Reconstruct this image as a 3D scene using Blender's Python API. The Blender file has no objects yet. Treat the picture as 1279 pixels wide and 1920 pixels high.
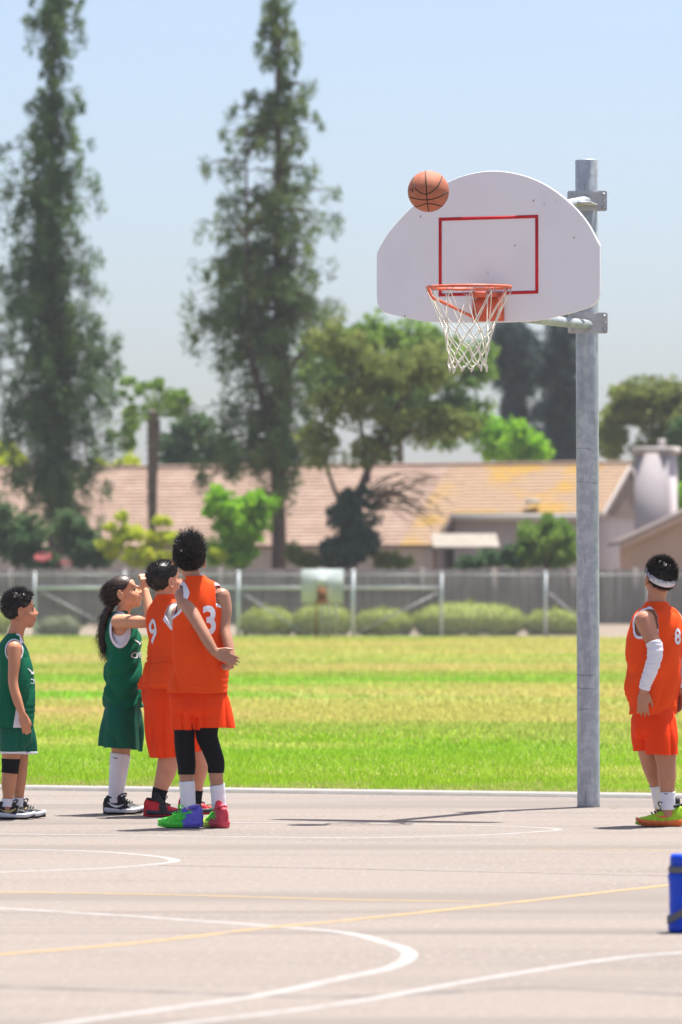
import bpy, math, random
import numpy as np
from mathutils import Vector, Matrix
from mathutils.bvhtree import BVHTree

R_ = math.radians
rng = np.random.default_rng(11)
random.seed(5)
scene = bpy.context.scene
col = scene.collection

# ------------------------------------------------------------------ camera
HC, FPX, HOR = 1.25, 9450.0, 1119.0            # eye height, focal length in photo pixels, horizon row
cam_d = bpy.data.cameras.new('camera')
cam = bpy.data.objects.new('camera', cam_d); col.objects.link(cam)
cam.location = (0, 0, HC)
cam.rotation_euler = (R_(90) + math.atan((HOR - 960) / FPX), 0, 0)
cam_d.sensor_fit = 'VERTICAL'; cam_d.sensor_height = 36; cam_d.sensor_width = 24
cam_d.lens = 36 * FPX / 1920
cam_d.clip_start = 0.5; cam_d.clip_end = 5000
cam_d.dof.use_dof = True; cam_d.dof.focus_distance = 28.2; cam_d.dof.aperture_fstop = 4.4
scene.camera = cam

# ------------------------------------------------------------------ sky and sun
SUN = Vector((0.19, 0.20, 1.0)).normalized()
world = bpy.data.worlds.new('World'); scene.world = world; world.use_nodes = True
wn = world.node_tree
sky = wn.nodes.new('ShaderNodeTexSky'); sky.sky_type = 'NISHITA'; sky.sun_disc = False
sky.sun_elevation = math.asin(SUN.z); sky.sun_rotation = math.atan2(SUN.x, SUN.y)
sky.air_density = 0.7; sky.dust_density = 2.7; sky.ozone_density = 1.0; sky.altitude = 100
wn.links.new(sky.outputs[0], wn.nodes['Background'].inputs[0])
wn.nodes['Background'].inputs[1].default_value = 0.078
sun_d = bpy.data.lights.new('sun', 'SUN'); sun_d.energy = 4.0; sun_d.angle = R_(0.53); sun_d.color = (1, .965, .91)
sun = bpy.data.objects.new('sun', sun_d); col.objects.link(sun)
sun.rotation_euler = SUN.to_track_quat('Z', 'Y').to_euler()
scene.view_settings.view_transform = 'Standard'; scene.view_settings.look = 'None'
scene.view_settings.exposure = 1.42; scene.view_settings.gamma = 1.0

# ------------------------------------------------------------------ helpers
def at(x, y, d):                                # a point at distance d that stands at photo pixel (x, y)
    s = FPX / d
    return np.array([(x - 639.5) / s, d, HC - (y - HOR) / s])
def gd(x, y, z=0.0):                            # the point of the flat ground seen at (x, y)
    d = HC * FPX / (y - HOR); return np.array([(x - 639.5) * d / FPX, d, z])

def np_mesh(name, V, F):
    me = bpy.data.meshes.new(name)
    V = np.asarray(V, np.float32)
    if isinstance(F, np.ndarray):
        k = F.shape[1]
        me.vertices.add(len(V)); me.vertices.foreach_set('co', V.ravel())
        me.loops.add(F.size); me.loops.foreach_set('vertex_index', F.astype(np.int32).ravel())
        me.polygons.add(len(F)); me.polygons.foreach_set('loop_start', np.arange(0, F.size, k, dtype=np.int32))
        me.update(calc_edges=True)
    else:
        me.from_pydata([tuple(map(float, v)) for v in V], [], [tuple(int(i) for i in f) for f in F]); me.update()
    return me
def root_loc(p):
    l = np.zeros(3)
    while p is not None:
        l += np.array(p.location); p = p.parent
    return l
def tag(o, label=None, cat=None, group=None, kind=None):
    if label: o['label'] = label
    if cat: o['category'] = cat
    if group: o['group'] = group
    if kind: o['kind'] = kind
    return o
def empty(name, loc, label, cat, group=None):
    o = bpy.data.objects.new(name, None); col.objects.link(o); o.location = [float(c) for c in loc]
    o.empty_display_size = .1
    return tag(o, label, cat, group)
def obj(name, V, F, m, parent=None, smooth=True, thick=None):
    V = np.asarray(V, float)
    if parent is not None: V = V - root_loc(parent)
    me = np_mesh(name, V, F)
    o = bpy.data.objects.new(name, me); col.objects.link(o); o.parent = parent
    me.materials.append(m)
    if smooth: me.polygons.foreach_set('use_smooth', np.ones(len(me.polygons), bool))
    if thick:
        s = o.modifiers.new('thickness', 'SOLIDIFY'); s.thickness = thick; s.offset = -1
    return o
def join(parts):
    Vs, Fs, n = [], [], 0
    for V, F in parts:
        Vs.append(np.asarray(V, float)); Fs += [tuple(int(i) + n for i in f) for f in F]; n += len(V)
    V = np.vstack(Vs)
    ks = {len(f) for f in Fs}
    return V, (np.array(Fs) if len(ks) == 1 else Fs)

def vnoise(P, seed=0):                          # smooth value noise in -1..1
    P = np.asarray(P, float); i = np.floor(P).astype(np.int64); f = P - i; f = f * f * (3 - 2 * f)
    def h(a):
        n = (a[:, 0] * 374761393 + a[:, 1] * 668265263 + a[:, 2] * 1274126177 + seed * 974711) & 0x7fffffff
        n = ((n ^ (n >> 13)) * 1103515245) & 0x7fffffff
        return ((n ^ (n >> 16)) & 0xffff) / 32767.5 - 1
    r = 0
    for dx in (0, 1):
        for dy in (0, 1):
            for dz in (0, 1):
                w = (f[:, 0] if dx else 1 - f[:, 0]) * (f[:, 1] if dy else 1 - f[:, 1]) * (f[:, 2] if dz else 1 - f[:, 2])
                r = r + w * h(i + np.array([dx, dy, dz]))
    return r

def catmull(A, m):
    A = np.asarray(A, float); n = len(A)
    P = np.vstack([2 * A[0] - A[1], A, 2 * A[-1] - A[-2]])
    out = []
    for t in np.linspace(0, n - 1, m):
        i = min(int(t), n - 2); u = t - i
        p0, p1, p2, p3 = P[i:i + 4]
        out.append(.5 * (2 * p1 + (p2 - p0) * u + (2 * p0 - 5 * p1 + 4 * p2 - p3) * u * u + (3 * p1 - p0 - 3 * p2 + p3) * u ** 3))
    return np.array(out)
def grid_faces(m, n, cap=False):
    F = []
    for i in range(m - 1):
        for j in range(n):
            F.append((i * n + j, i * n + (j + 1) % n, (i + 1) * n + (j + 1) % n, (i + 1) * n + j))
    F = np.array(F)
    return F
def tube(P, Rr, n=12, m=None, caps=True, round_caps=True):
    P = np.asarray(P, float); Rr = np.broadcast_to(np.asarray(Rr, float), (len(P),))
    if m: A = catmull(np.c_[P, Rr], m); P, Rr = A[:, :3], np.maximum(A[:, 3], 1e-4)
    if caps and round_caps:
        t0 = P[0] - P[1]; t0 = t0 / np.linalg.norm(t0); t1 = P[-1] - P[-2]; t1 = t1 / np.linalg.norm(t1)
        P = np.vstack([P[0] + t0 * Rr[0], P[0] + t0 * Rr[0] * .8, P[0] + t0 * Rr[0] * .45, P, P[-1] + t1 * Rr[-1] * .45, P[-1] + t1 * Rr[-1] * .8, P[-1] + t1 * Rr[-1]])
        Rr = np.r_[Rr[0] * .05, Rr[0] * .6, Rr[0] * .89, Rr, Rr[-1] * .89, Rr[-1] * .6, Rr[-1] * .05]
    T = np.gradient(P, axis=0); T /= np.linalg.norm(T, axis=1)[:, None] + 1e-12
    u = np.cross(T[0], [0, 0, 1.0]);
    if np.linalg.norm(u) < .1: u = np.cross(T[0], [1.0, 0, 0])
    u /= np.linalg.norm(u); V = []
    ang = np.linspace(0, 2 * np.pi, n, endpoint=False)
    for k in range(len(P)):
        u = u - T[k] * (u @ T[k]); u /= np.linalg.norm(u); w = np.cross(T[k], u)
        V.append(P[k] + Rr[k] * (np.cos(ang)[:, None] * u + np.sin(ang)[:, None] * w))
    V = np.vstack(V); F = [tuple(f) for f in grid_faces(len(P), n)]
    if caps:
        F.append(tuple(range(n))[::-1]); F.append(tuple(range((len(P) - 1) * n, len(P) * n)))
    return V, F
def ellipsoid(c, r, M=None, n=20, m=12):
    th = np.linspace(0, 2 * np.pi, n, endpoint=False); V = []
    for p in np.linspace(-np.pi / 2 + .05, np.pi / 2 - .05, m):
        V.append(np.c_[np.cos(p) * np.cos(th), np.cos(p) * np.sin(th), np.full(n, np.sin(p))])
    V = np.vstack(V) * np.asarray(r)
    if M is not None: V = V @ np.asarray(M).T
    F = [tuple(f) for f in grid_faces(m, n)] + [tuple(range(n))[::-1], tuple(range((m - 1) * n, m * n))]
    return V + np.asarray(c), F
def box(x0, x1, y0, y1, z0, z1):
    V = np.array([(x, y, z) for z in (z0, z1) for y in (y0, y1) for x in (x0, x1)], float)
    return V, np.array([(0, 2, 3, 1), (4, 5, 7, 6), (0, 1, 5, 4), (2, 6, 7, 3), (0, 4, 6, 2), (1, 3, 7, 5)])
def lathe(prof, n=28):
    a = np.linspace(0, 2 * np.pi, n, endpoint=False)
    V = np.vstack([np.c_[r * np.cos(a), r * np.sin(a), np.full(n, z)] for r, z in prof])
    return V, [tuple(f) for f in grid_faces(len(prof), n)] + [tuple(range(n))[::-1], tuple(range((len(prof) - 1) * n, len(prof) * n))]
def loft(rings, a, m=64, n=80, cap=False, p=2.35, shrink=0.0):
    """rings: (centre xyz, half width, half depth), body facing angle a."""
    A = catmull(np.array([np.r_[c, w, t] for c, w, t in rings]), m)
    Rv = np.array([math.sin(a), -math.cos(a), 0]); Fv = np.array([math.cos(a), math.sin(a), 0])
    th = np.linspace(0, 2 * np.pi, n, endpoint=False)
    cs = np.sign(np.cos(th)) * np.abs(np.cos(th)) ** (2 / p); sn = np.sign(np.sin(th)) * np.abs(np.sin(th)) ** (2 / p)
    V = np.vstack([A[k, :3] + (max(A[k, 3] - shrink, .01) * cs)[:, None] * Rv + (max(A[k, 4] - shrink, .01) * sn)[:, None] * Fv for k in range(m)])
    F = [tuple(f) for f in grid_faces(m, n)]
    if cap: F += [tuple(range(n))[::-1], tuple(range((m - 1) * n, m * n))]
    return V, F
def tri(F):
    out = []
    for f in F:
        for k in range(1, len(f) - 1): out.append((f[0], f[k], f[k + 1]))
    return np.array(out)
def split(V, F, g):
    """cut a triangle mesh along g = 0; returns (V, F where g > 0, F where g < 0)"""
    V = np.asarray(V, float); g = np.asarray(g, float).copy(); g[np.abs(g) < 1e-6] = 1e-6
    s = g[F] > 0; cnt = s.sum(1); pos = [tuple(f) for f in F[cnt == 3]]; neg = [tuple(f) for f in F[cnt == 0]]
    newV, ed = [], {}
    def cut(i, j):
        k = (min(i, j), max(i, j))
        if k not in ed:
            t = g[i] / (g[i] - g[j]); ed[k] = len(V) + len(newV); newV.append(V[i] + (V[j] - V[i]) * t)
        return ed[k]
    for f, q in zip(F[(cnt == 1) | (cnt == 2)], s[(cnt == 1) | (cnt == 2)]):
        k = int(np.where(q == (q.sum() == 1))[0][0]); a, b, c = int(f[k]), int(f[(k + 1) % 3]), int(f[(k + 2) % 3])
        ab, ac = cut(a, b), cut(a, c)
        one, two = (pos, neg) if q[k] else (neg, pos)
        one.append((a, ab, ac)); two += [(ab, b, c), (ab, c, ac)]
    V2 = np.vstack([V] + ([np.array(newV)] if newV else []))
    return V2, np.array(pos, int).reshape(-1, 3), np.array(neg, int).reshape(-1, 3)
def compact(V, F):
    u, inv = np.unique(F, return_inverse=True); return V[u], inv.reshape(F.shape)
def normals(V, F):
    N = np.zeros_like(V); t = tri(F) if not (isinstance(F, np.ndarray) and F.shape[1] == 3) else F
    fn = np.cross(V[t[:, 1]] - V[t[:, 0]], V[t[:, 2]] - V[t[:, 0]])
    for k in range(3): np.add.at(N, t[:, k], fn)
    return N / (np.linalg.norm(N, axis=1)[:, None] + 1e-12)
def fuse(parts, voxel=.0045, smooth=4):
    """weld overlapping closed shapes into one continuous skin"""
    V, F = join(parts); me = np_mesh('tmp', V, F if not isinstance(F, np.ndarray) else F)
    o = bpy.data.objects.new('tmp', me); col.objects.link(o)
    r = o.modifiers.new('r', 'REMESH'); r.mode = 'VOXEL'; r.voxel_size = voxel
    s = o.modifiers.new('s', 'SMOOTH'); s.iterations = smooth; s.factor = .5
    dg = bpy.context.evaluated_depsgraph_get(); e = o.evaluated_get(dg).to_mesh()
    W = np.zeros(len(e.vertices) * 3); e.vertices.foreach_get('co', W)
    L = np.zeros(len(e.loops), int); e.loops.foreach_get('vertex_index', L); k = len(e.loops) // max(1, len(e.polygons))
    out = W.reshape(-1, 3), L.reshape(-1, k)
    o.evaluated_get(dg).to_mesh_clear(); bpy.data.objects.remove(o); bpy.data.meshes.remove(me)
    return out

# ------------------------------------------------------------------ materials
def mat(name, c, c2=None, scale=8.0, rough=.8, bump=0.0, bscale=None, spec=.3, metal=0.0, trans=0.0, detail=5, stretch=None, contrast=(.35, .65), sheen=0.0, sss=0.0):
    m = bpy.data.materials.new(name); m.use_nodes = True; nt = m.node_tree; b = nt.nodes['Principled BSDF']
    b.inputs['Roughness'].default_value = rough; b.inputs['Specular IOR Level'].default_value = spec; b.inputs['Metallic'].default_value = metal
    b.inputs['Base Color'].default_value = (*c, 1); b.inputs['Sheen Weight'].default_value = sheen
    if sss: b.inputs['Subsurface Weight'].default_value = sss; b.inputs['Subsurface Radius'].default_value = (1, .35, .2); b.inputs['Subsurface Scale'].default_value = .012
    geo = nt.nodes.new('ShaderNodeNewGeometry'); vec = geo.outputs['Position']
    if stretch:
        mp = nt.nodes.new('ShaderNodeMapping'); mp.inputs['Scale'].default_value = stretch; nt.links.new(vec, mp.inputs[0]); vec = mp.outputs[0]
    colr = None
    if c2:
        nz = nt.nodes.new('ShaderNodeTexNoise'); nz.inputs['Scale'].default_value = scale; nz.inputs['Detail'].default_value = detail
        rp = nt.nodes.new('ShaderNodeValToRGB'); rp.color_ramp.elements[0].position = contrast[0]; rp.color_ramp.elements[1].position = contrast[1]
        rp.color_ramp.elements[0].color = (*c, 1); rp.color_ramp.elements[1].color = (*c2, 1)
        nt.links.new(vec, nz.inputs['Vector']); nt.links.new(nz.outputs['Fac'], rp.inputs['Fac']); colr = rp.outputs[0]
        nt.links.new(colr, b.inputs['Base Color'])
    if bump:
        n2 = nt.nodes.new('ShaderNodeTexNoise'); n2.inputs['Scale'].default_value = bscale or scale * 3; n2.inputs['Detail'].default_value = 4
        bp = nt.nodes.new('ShaderNodeBump'); bp.inputs['Strength'].default_value = bump; bp.inputs['Distance'].default_value = .02
        nt.links.new(vec, n2.inputs['Vector']); nt.links.new(n2.outputs['Fac'], bp.inputs['Height']); nt.links.new(bp.outputs[0], b.inputs['Normal'])
    if trans:
        tr = nt.nodes.new('ShaderNodeBsdfTranslucent'); tr.inputs[0].default_value = (*(c2 or c), 1)
        if colr: nt.links.new(colr, tr.inputs[0])
        mx = nt.nodes.new('ShaderNodeMixShader'); mx.inputs[0].default_value = trans
        nt.links.new(b.outputs[0], mx.inputs[1]); nt.links.new(tr.outputs[0], mx.inputs[2]); nt.links.new(mx.outputs[0], nt.nodes['Material Output'].inputs[0])
    return m
def layered(name, base, layers, rough=.9, bump=.3, bscale=60, trans=0.0):
    """base colour with (colour, scale, lo, hi, stretch) noise layers over it"""
    m = mat(name, base, rough=rough, bump=bump, bscale=bscale, spec=.2); nt = m.node_tree; b = nt.nodes['Principled BSDF']
    geo = nt.nodes.new('ShaderNodeNewGeometry'); prev = None
    for c, sc, lo, hi, st in layers:
        mp = nt.nodes.new('ShaderNodeMapping'); mp.inputs['Scale'].default_value = st; mp.inputs['Location'].default_value = (sc, sc * 2, 3)
        nz = nt.nodes.new('ShaderNodeTexNoise'); nz.inputs['Scale'].default_value = sc; nz.inputs['Detail'].default_value = 4
        mr = nt.nodes.new('ShaderNodeMapRange'); mr.inputs[1].default_value = lo; mr.inputs[2].default_value = hi
        mx = nt.nodes.new('ShaderNodeMixRGB'); mx.inputs[1].default_value = (*base, 1); mx.inputs[2].default_value = (*c, 1)
        nt.links.new(geo.outputs['Position'], mp.inputs[0]); nt.links.new(mp.outputs[0], nz.inputs['Vector'])
        nt.links.new(nz.outputs['Fac'], mr.inputs[0]); nt.links.new(mr.outputs[0], mx.inputs[0])
        if prev: nt.links.new(prev, mx.inputs[1])
        prev = mx.outputs[0]
    nt.links.new(prev, b.inputs['Base Color'])
    if trans:
        tr = nt.nodes.new('ShaderNodeBsdfTranslucent'); nt.links.new(prev, tr.inputs[0])
        mx = nt.nodes.new('ShaderNodeMixShader'); mx.inputs[0].default_value = trans
        nt.links.new(b.outputs[0], mx.inputs[1]); nt.links.new(tr.outputs[0], mx.inputs[2]); nt.links.new(mx.outputs[0], nt.nodes['Material Output'].inputs[0])
    return m
M = {}
ONE = (1, 1, 1)
M['court'] = layered('court', (0.206, 0.174, 0.151), [((0.168, 0.144, 0.127), 1.1, .48, .7, (.35, 1.6, 1)), ((0.247, 0.210, 0.184), 34, .50, .68, (1, .5, 1)), ((0.121, 0.104, 0.092), 60, .60, .74, (1, .4, 1)), ((0.263, 0.223, 0.196), 120, .56, .72, ONE), ((0.174, 0.149, 0.131), .35, .5, .62, (.25, 2.2, 1)), ((0.152, 0.130, 0.116), .8, .62, .74, (.12, 3.5, 1))], bump=.25, bscale=180)
M['kerb'] = mat('kerb', (0.269, 0.253, 0.238), (0.230, 0.214, 0.198), 6, bump=.2)
M['paint_white'] = layered('paint_white', (0.302, 0.291, 0.280), [((0.227, 0.201, 0.181), 14, .48, .72, ONE), ((0.219, 0.193, 0.174), 90, .55, .7, ONE)], bump=.1)
M['paint_faint'] = layered('paint_faint', (0.249, 0.227, 0.212), [((0.201, 0.174, 0.159), 10, .42, .62, ONE)], bump=.1)
M['paint_yellow'] = layered('paint_yellow', (.33, .235, .115), [((.22, .182, .152), 8, .46, .78, ONE)], bump=.1)
GR = [((.25, .235, .068), .10, .38, .54, (.45, .9, 1)), ((.30, .235, .10), .30, .53, .66, (.35, .6, 1)), ((.13, .235, .022), .22, .56, .68, (.4, .7, 1)), ((.09, .17, .02), 6, .56, .74, ONE)]
GN = [((.22, .25, .05), .5, .5, .68, (.5, .9, 1)), ((.30, .27, .12), 3, .62, .75, ONE), ((.08, .17, .012), 5, .55, .72, ONE)]
UPB = lambda G, k: [(tuple(min(.9, v * k) for v in g[0]), *g[1:]) for g in G]
M['lawn'] = layered('lawn', (.16, .22, .04), GR, bump=.5, bscale=30)
M['grass'] = layered('grass', (.33, .43, .07), UPB(GR, 2.1), bump=0, trans=.5)
M['grass_near'] = layered('grass_near', (.27, .45, .03), UPB(GN, 2.1), bump=0, trans=.5)
M['straw'] = mat('straw', (.50, .42, .19), (.32, .40, .08), 9, trans=.5)
M['dirt'] = mat('dirt', (0.261, 0.203, 0.149), (0.207, 0.162, 0.117), .8, bump=.3, bscale=20)
M['white'] = mat('white', (.78, .78, .80), rough=.6)
M['galv'] = layered('galv', (.36, .39, .42), [((.45, .48, .50), 22, .45, .6, ONE), ((.24, .26, .28), 3, .55, .75, (3, 3, .6)), ((.27, .26, .25), 14, .62, .75, (6, 6, .5))], rough=.5, bump=.05)
M['galv'].node_tree.nodes['Principled BSDF'].inputs['Metallic'].default_value = .35
M['steel'] = mat('steel', (.45, .46, .47), (.36, .36, .37), 12, rough=.5, metal=.3)
M['board'] = layered('board', (.82, .815, .835), [((.75, .745, .77), 3, .5, .8, (1, 1, .5)), ((.45, .40, .34), 30, .72, .8, (2, 2, .5))], rough=.5, bump=0)
M['red'] = mat('red', (.62, .02, .03), (.52, .02, .03), 20, rough=.55)
M['rim'] = mat('rim', (.72, .17, .09), (.62, .12, .07), 20, rough=.45)
M['net'] = mat('net', (.75, .74, .68), (.66, .62, .5), 30, rough=.9)
M['ball'] = mat('ball', (.47, .16, .085), (.40, .13, .07), 30, rough=.6, bump=.25, bscale=350)
M['black'] = mat('black', (.012, .012, .014), rough=.6)
M['rust'] = mat('rust', (.22, .10, .04), rough=.9)
M['jug'] = mat('jug', (.0, .06, .62), (.0, .05, .52), 20, rough=.4)
M['rubber'] = mat('rubber', (.13, .13, .14), rough=.7)

# ------------------------------------------------------------------ ground
YAW = R_(18.5)                                  # the court, the kerb and the streets all run this way
U = np.array([math.cos(YAW), -math.sin(YAW), 0]); N_ = np.array([math.sin(YAW), math.cos(YAW), 0])
E0 = gd(640, 1489)                              # a point on the court's far edge
def cf(u, n, z=0.0): return E0 + U * u + N_ * n + np.array([0, 0, z])
def gz(n): return float(np.interp(n, [125, 152], [0, .3]))
ns = [-60, -2, 40, 80, 125, 138, 152, 170, 260, 600, 3000]
V, F = [], []
for n in ns:
    for u in (-1500, -60, -25, 0, 25, 60, 1500): V.append(cf(u, n, gz(n) - .03))
for i in range(len(ns) - 1):
    for j in range(6): F.append((i * 7 + j, i * 7 + j + 1, i * 7 + j + 8, i * 7 + j + 7))
tag(obj('ground', V, F, M['dirt'], smooth=False), kind='structure')
court = tag(obj('court', [cf(-60, -50), cf(60, -50), cf(60, 0), cf(-60, 0)], [(0, 1, 2, 3)], M['court'], smooth=False), kind='structure')
def slab(u0, u1, n0, n1, z0, z1):
    V = [cf(u, n, z) for z in (z0, z1) for n in (n0, n1) for u in (u0, u1)]
    return V, box(0, 1, 0, 1, 0, 1)[1]
kerb = tag(obj('kerb', *slab(-60, 60, .002, .42, -.1, .018), M['kerb'], smooth=False), kind='structure')
LAWN_END = 119.0
lawn = tag(obj('lawn', [cf(-140, .42, -.006), cf(140, .42, -.006), cf(140, LAWN_END, -.006), cf(-140, LAWN_END, -.006)], [(0, 1, 2, 3)], M['lawn'], smooth=False), kind='structure')
# mown grass: short blades, thinner with distance
def grass_blades():
    P = []
    for n0, n1, dens, h in ((.36, 3, 2600, .042), (3, 9, 1100, .045), (9, 25, 420, .05), (25, 60, 130, .055), (60, LAWN_END, 45, .06)):
        w = (n1 + 33) * .105 + .6; k = int(dens * (n1 - n0) * 2 * w)
        n = rng.uniform(n0, n1, k); u = rng.uniform(-w, w, k) - n * math.tan(YAW)
        P.append(np.c_[u, n, np.full(k, h) * rng.uniform(.45, 1.1, k)])
    P = np.vstack(P); k = len(P)
    edge = .42 + .05 * vnoise(np.c_[P[:, 0] * 6, P[:, 0] * 0, P[:, 0] * 0]); P = P[P[:, 1] > edge]; k = len(P)
    base = E0 + P[:, :1] * U + P[:, 1:2] * N_
    a = rng.uniform(0, np.pi, k); wd = np.where(P[:, 1] < 9, .0035, .007) * (1 + P[:, 1] / 40)
    s = np.c_[np.cos(a), np.sin(a), np.zeros(k)] * wd[:, None]
    lean = np.c_[rng.normal(0, .45, k), rng.normal(0, .45, k), np.ones(k)] * P[:, 2:3]
    V = np.stack([base - s, base + s, base + lean], 1).reshape(-1, 3); V[:, 2] -= .004
    F = np.arange(len(V)).reshape(-1, 3)
    near = P[:, 1] < (1.5 + .9 * vnoise(np.c_[P[:, 0] * 3, P[:, 1] * 0, P[:, 1] * 0]))
    dry = near & (rng.random(k) < np.where(P[:, 1] < .8, .8, .42))
    lush = ~dry & (P[:, 1] < 13 + 4 * vnoise(np.c_[P[:, 0] * .25, P[:, 1] * 0, P[:, 1] * 0]) + rng.normal(0, 1.2, k))
    for name, msk, m, lab in (('grass', ~dry & ~lush, M['grass'], 'short mown yellowing grass of the far playing field'), ('grass', lush, M['grass_near'], 'short lush green grass nearest the court'), ('dry_grass', dry, M['straw'], 'dry straw coloured grass fringe along the concrete edge')):
        f = F[msk]; v, f = compact(V, f)
        tag(obj(name, v, f, m, smooth=False), lab, 'grass', kind='stuff')
grass_blades()
# painted court lines, laid on the slab
def painted(px, w, m, z, closed=False, name='painted_line'):
    P = np.array([gd(x, y) for x, y in px]); P = catmull(P, len(px) * 12)
    T = np.gradient(P, axis=0); T /= np.linalg.norm(T, axis=1)[:, None]; S = np.c_[-T[:, 1], T[:, 0], T[:, 2]] * w / 2
    V = np.vstack([P + S, P - S]); V[:, 2] = z; k = len(P)
    return obj(name, V, [(i, i + 1, k + i + 1, k + i) for i in range(k - 1)], m, court, smooth=False)
painted([(-120, 1562), (0, 1563), (250, 1565.5), (480, 1568.5), (640, 1570.5), (750, 1569), (900, 1565), (1000, 1559.5), (1048, 1554.8), (1000, 1550.5), (900, 1547.3), (750, 1544.6), (640, 1543), (400, 1541.5)], .05, M['paint_white'], .0004)
painted([(1050, 1555), (1140, 1549.5), (1210, 1545), (1330, 1538)], .035, M['paint_faint'], .0006)
painted([(-60, 1590.5), (0, 1591.5), (160, 1595), (240, 1600), (300, 1606), (328, 1613), (300, 1619), (200, 1627), (100, 1631), (0, 1634.5), (-60, 1636)], .055, M['paint_white'], .0004)
painted([(-120, 1695), (0, 1702), (250, 1717), (500, 1735), (640, 1747), (715, 1764), (768, 1786), (735, 1812), (640, 1833), (500, 1863), (350, 1885), (150, 1913), (20, 1935)], .06, M['paint_white'], .0004)
painted([(250, 1932), (350, 1917), (640, 1881), (890, 1837), (1140, 1798), (1279, 1785), (1420, 1774)], .055, M['paint_white'], .0006)
painted([(-60, 1671), (0, 1672), (320, 1677), (640, 1686), (900, 1690)], .06, M['paint_yellow'], .0008)
painted([(-80, 1797), (0, 1789), (250, 1768), (500, 1739), (640, 1726), (960, 1692), (1255, 1659), (1400, 1645)], .06, M['paint_yellow'], .0010)
painted([(1000, 1592), (1279, 1595), (1400, 1596)], .04, M['paint_yellow'], .0008)
painted([(300, 1622), (640, 1628), (1000, 1636), (1400, 1645)], .04, M['paint_faint'], .0012)
painted([(640, 1517), (900, 1521), (1150, 1524), (1400, 1527)], .04, M['paint_faint'], .0008)
M['crack'] = mat('crack', (0.113, 0.098, 0.089), (0.181, 0.156, 0.141), 5, contrast=(.4, .7))
for pts in ([(90, 1519), (250, 1519.5), (480, 1520.5), (700, 1523)], [(-20, 1849), (300, 1858), (640, 1868), (1000, 1852), (1320, 1866)]):
    painted(pts, .02 if pts[0][1] < 1600 else .09, M['crack'], .0002, name='joint_crack')

# ------------------------------------------------------------------ decals, printed on cloth or leather
def text_mesh(s, h, bold=.0):
    cu = bpy.data.curves.new('t', 'FONT'); cu.body = s; cu.size = 1; cu.align_x = 'CENTER'; cu.offset = bold; cu.resolution_u = 6
    o = bpy.data.objects.new('t', cu); col.objects.link(o); bpy.context.view_layer.update()
    me = bpy.data.meshes.new_from_object(o.evaluated_get(bpy.context.evaluated_depsgraph_get()))
    V = np.array([v.co[:] for v in me.vertices]); F = tri([tuple(p.vertices) for p in me.polygons])
    bpy.data.objects.remove(o); bpy.data.meshes.remove(me)
    lo, hi = V.min(0), V.max(0); k = h / (hi[1] - lo[1]); V = (V - (lo + hi) / 2) * k
    return V[:, :2], F
def subdiv(V, F, maxlen):
    for _ in range(5):
        V = list(map(tuple, V)); ed = {}; out = []; did = False
        A = np.array(V)
        def mid(i, j):
            k = (min(i, j), max(i, j))
            if k not in ed: ed[k] = len(V); V.append(tuple((A[i] + A[j]) / 2))
            return ed[k]
        for a, b, c in F:
            L = [np.linalg.norm(A[a] - A[b]), np.linalg.norm(A[b] - A[c]), np.linalg.norm(A[c] - A[a])]
            if max(L) > maxlen:
                did = True; ab, bc, ca = mid(a, b), mid(b, c), mid(c, a); out += [(a, ab, ca), (ab, b, bc), (ca, bc, c), (ab, bc, ca)]
            else: out.append((a, b, c))
        F = out; V = np.array(V)
        if not did: break
    return V, np.array(F)
def decal(name, shape, surf, origin, right, up, direc, m, parent, off=.003, squeeze=1.0):
    V, F = subdiv(*shape, .02); bv = BVHTree.FromPolygons([Vector(v) for v in surf[0]], [tuple(int(i) for i in f) for f in surf[1]])
    out = []; ok = []
    for x, y in V:
        p = np.asarray(origin) + np.asarray(right) * x * squeeze + np.asarray(up) * y
        h = bv.ray_cast(Vector(p), Vector(direc), 2.0)
        ok.append(h[0] is not None); out.append(np.array(h[0]) - np.asarray(direc) * off if h[0] is not None else p)
    F = np.array([f for f in F if all(ok[i] for i in f)])
    if len(F) == 0: return None
    v, f = compact(np.array(out), F); return obj(name, v, f, m, parent)
def swoosh(L):
    x = np.linspace(0, 1, 14); lo = .28 * (1 - x) ** 2.2 * 1.2 - .12 * np.sin(np.pi * x) + .3 * x ** 1.6 - .1
    th = .17 * np.sin(np.pi * np.clip(x, 0, 1)) ** .8 * (1 - x) ** .55 + .004
    V = np.vstack([np.c_[x, lo], np.c_[x, lo + th]]) * L; V[:, 0] -= L / 2; k = len(x)
    return V, tri([(i, i + 1, k + i + 1, k + i) for i in range(k - 1)])

# ------------------------------------------------------------------ people
SK = {'a': mat('skin_a', (.55, .245, .135), (.48, .21, .115), 14, rough=.5, spec=.35, sss=.12), 'b': mat('skin_b', (.66, .33, .19), (.60, .29, .165), 14, rough=.5, spec=.35, sss=.12),
      'c': mat('skin_c', (.62, .28, .18), (.55, .24, .15), 14, rough=.5, sss=.12), 'd': mat('skin_d', (.44, .215, .135), (.38, .18, .11), 14, rough=.42, spec=.45, sss=.1), 'e': mat('skin_e', (.49, .22, .13), (.43, .19, .11), 14, rough=.45, spec=.4, sss=.1)}
M['orange'] = mat('orange', (.95, .088, .008), (.90, .075, .007), 5, rough=.75, spec=.15, bump=.12, bscale=500, trans=.12)
M['orange2'] = mat('orange2', (.95, .062, .004), (.90, .052, .004), 5, spec=.15, rough=.65, bump=.08, bscale=500, trans=.12)
M['green'] = mat('green', (.002, .135, .066), (.002, .11, .055), 5, rough=.7, spec=.15, bump=.12, bscale=500, trans=.06)
M['green2'] = mat('green2', (.004, .115, .07), (.003, .095, .058), 5, spec=.15, rough=.6, bump=.08, bscale=500, trans=.06)
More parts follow.
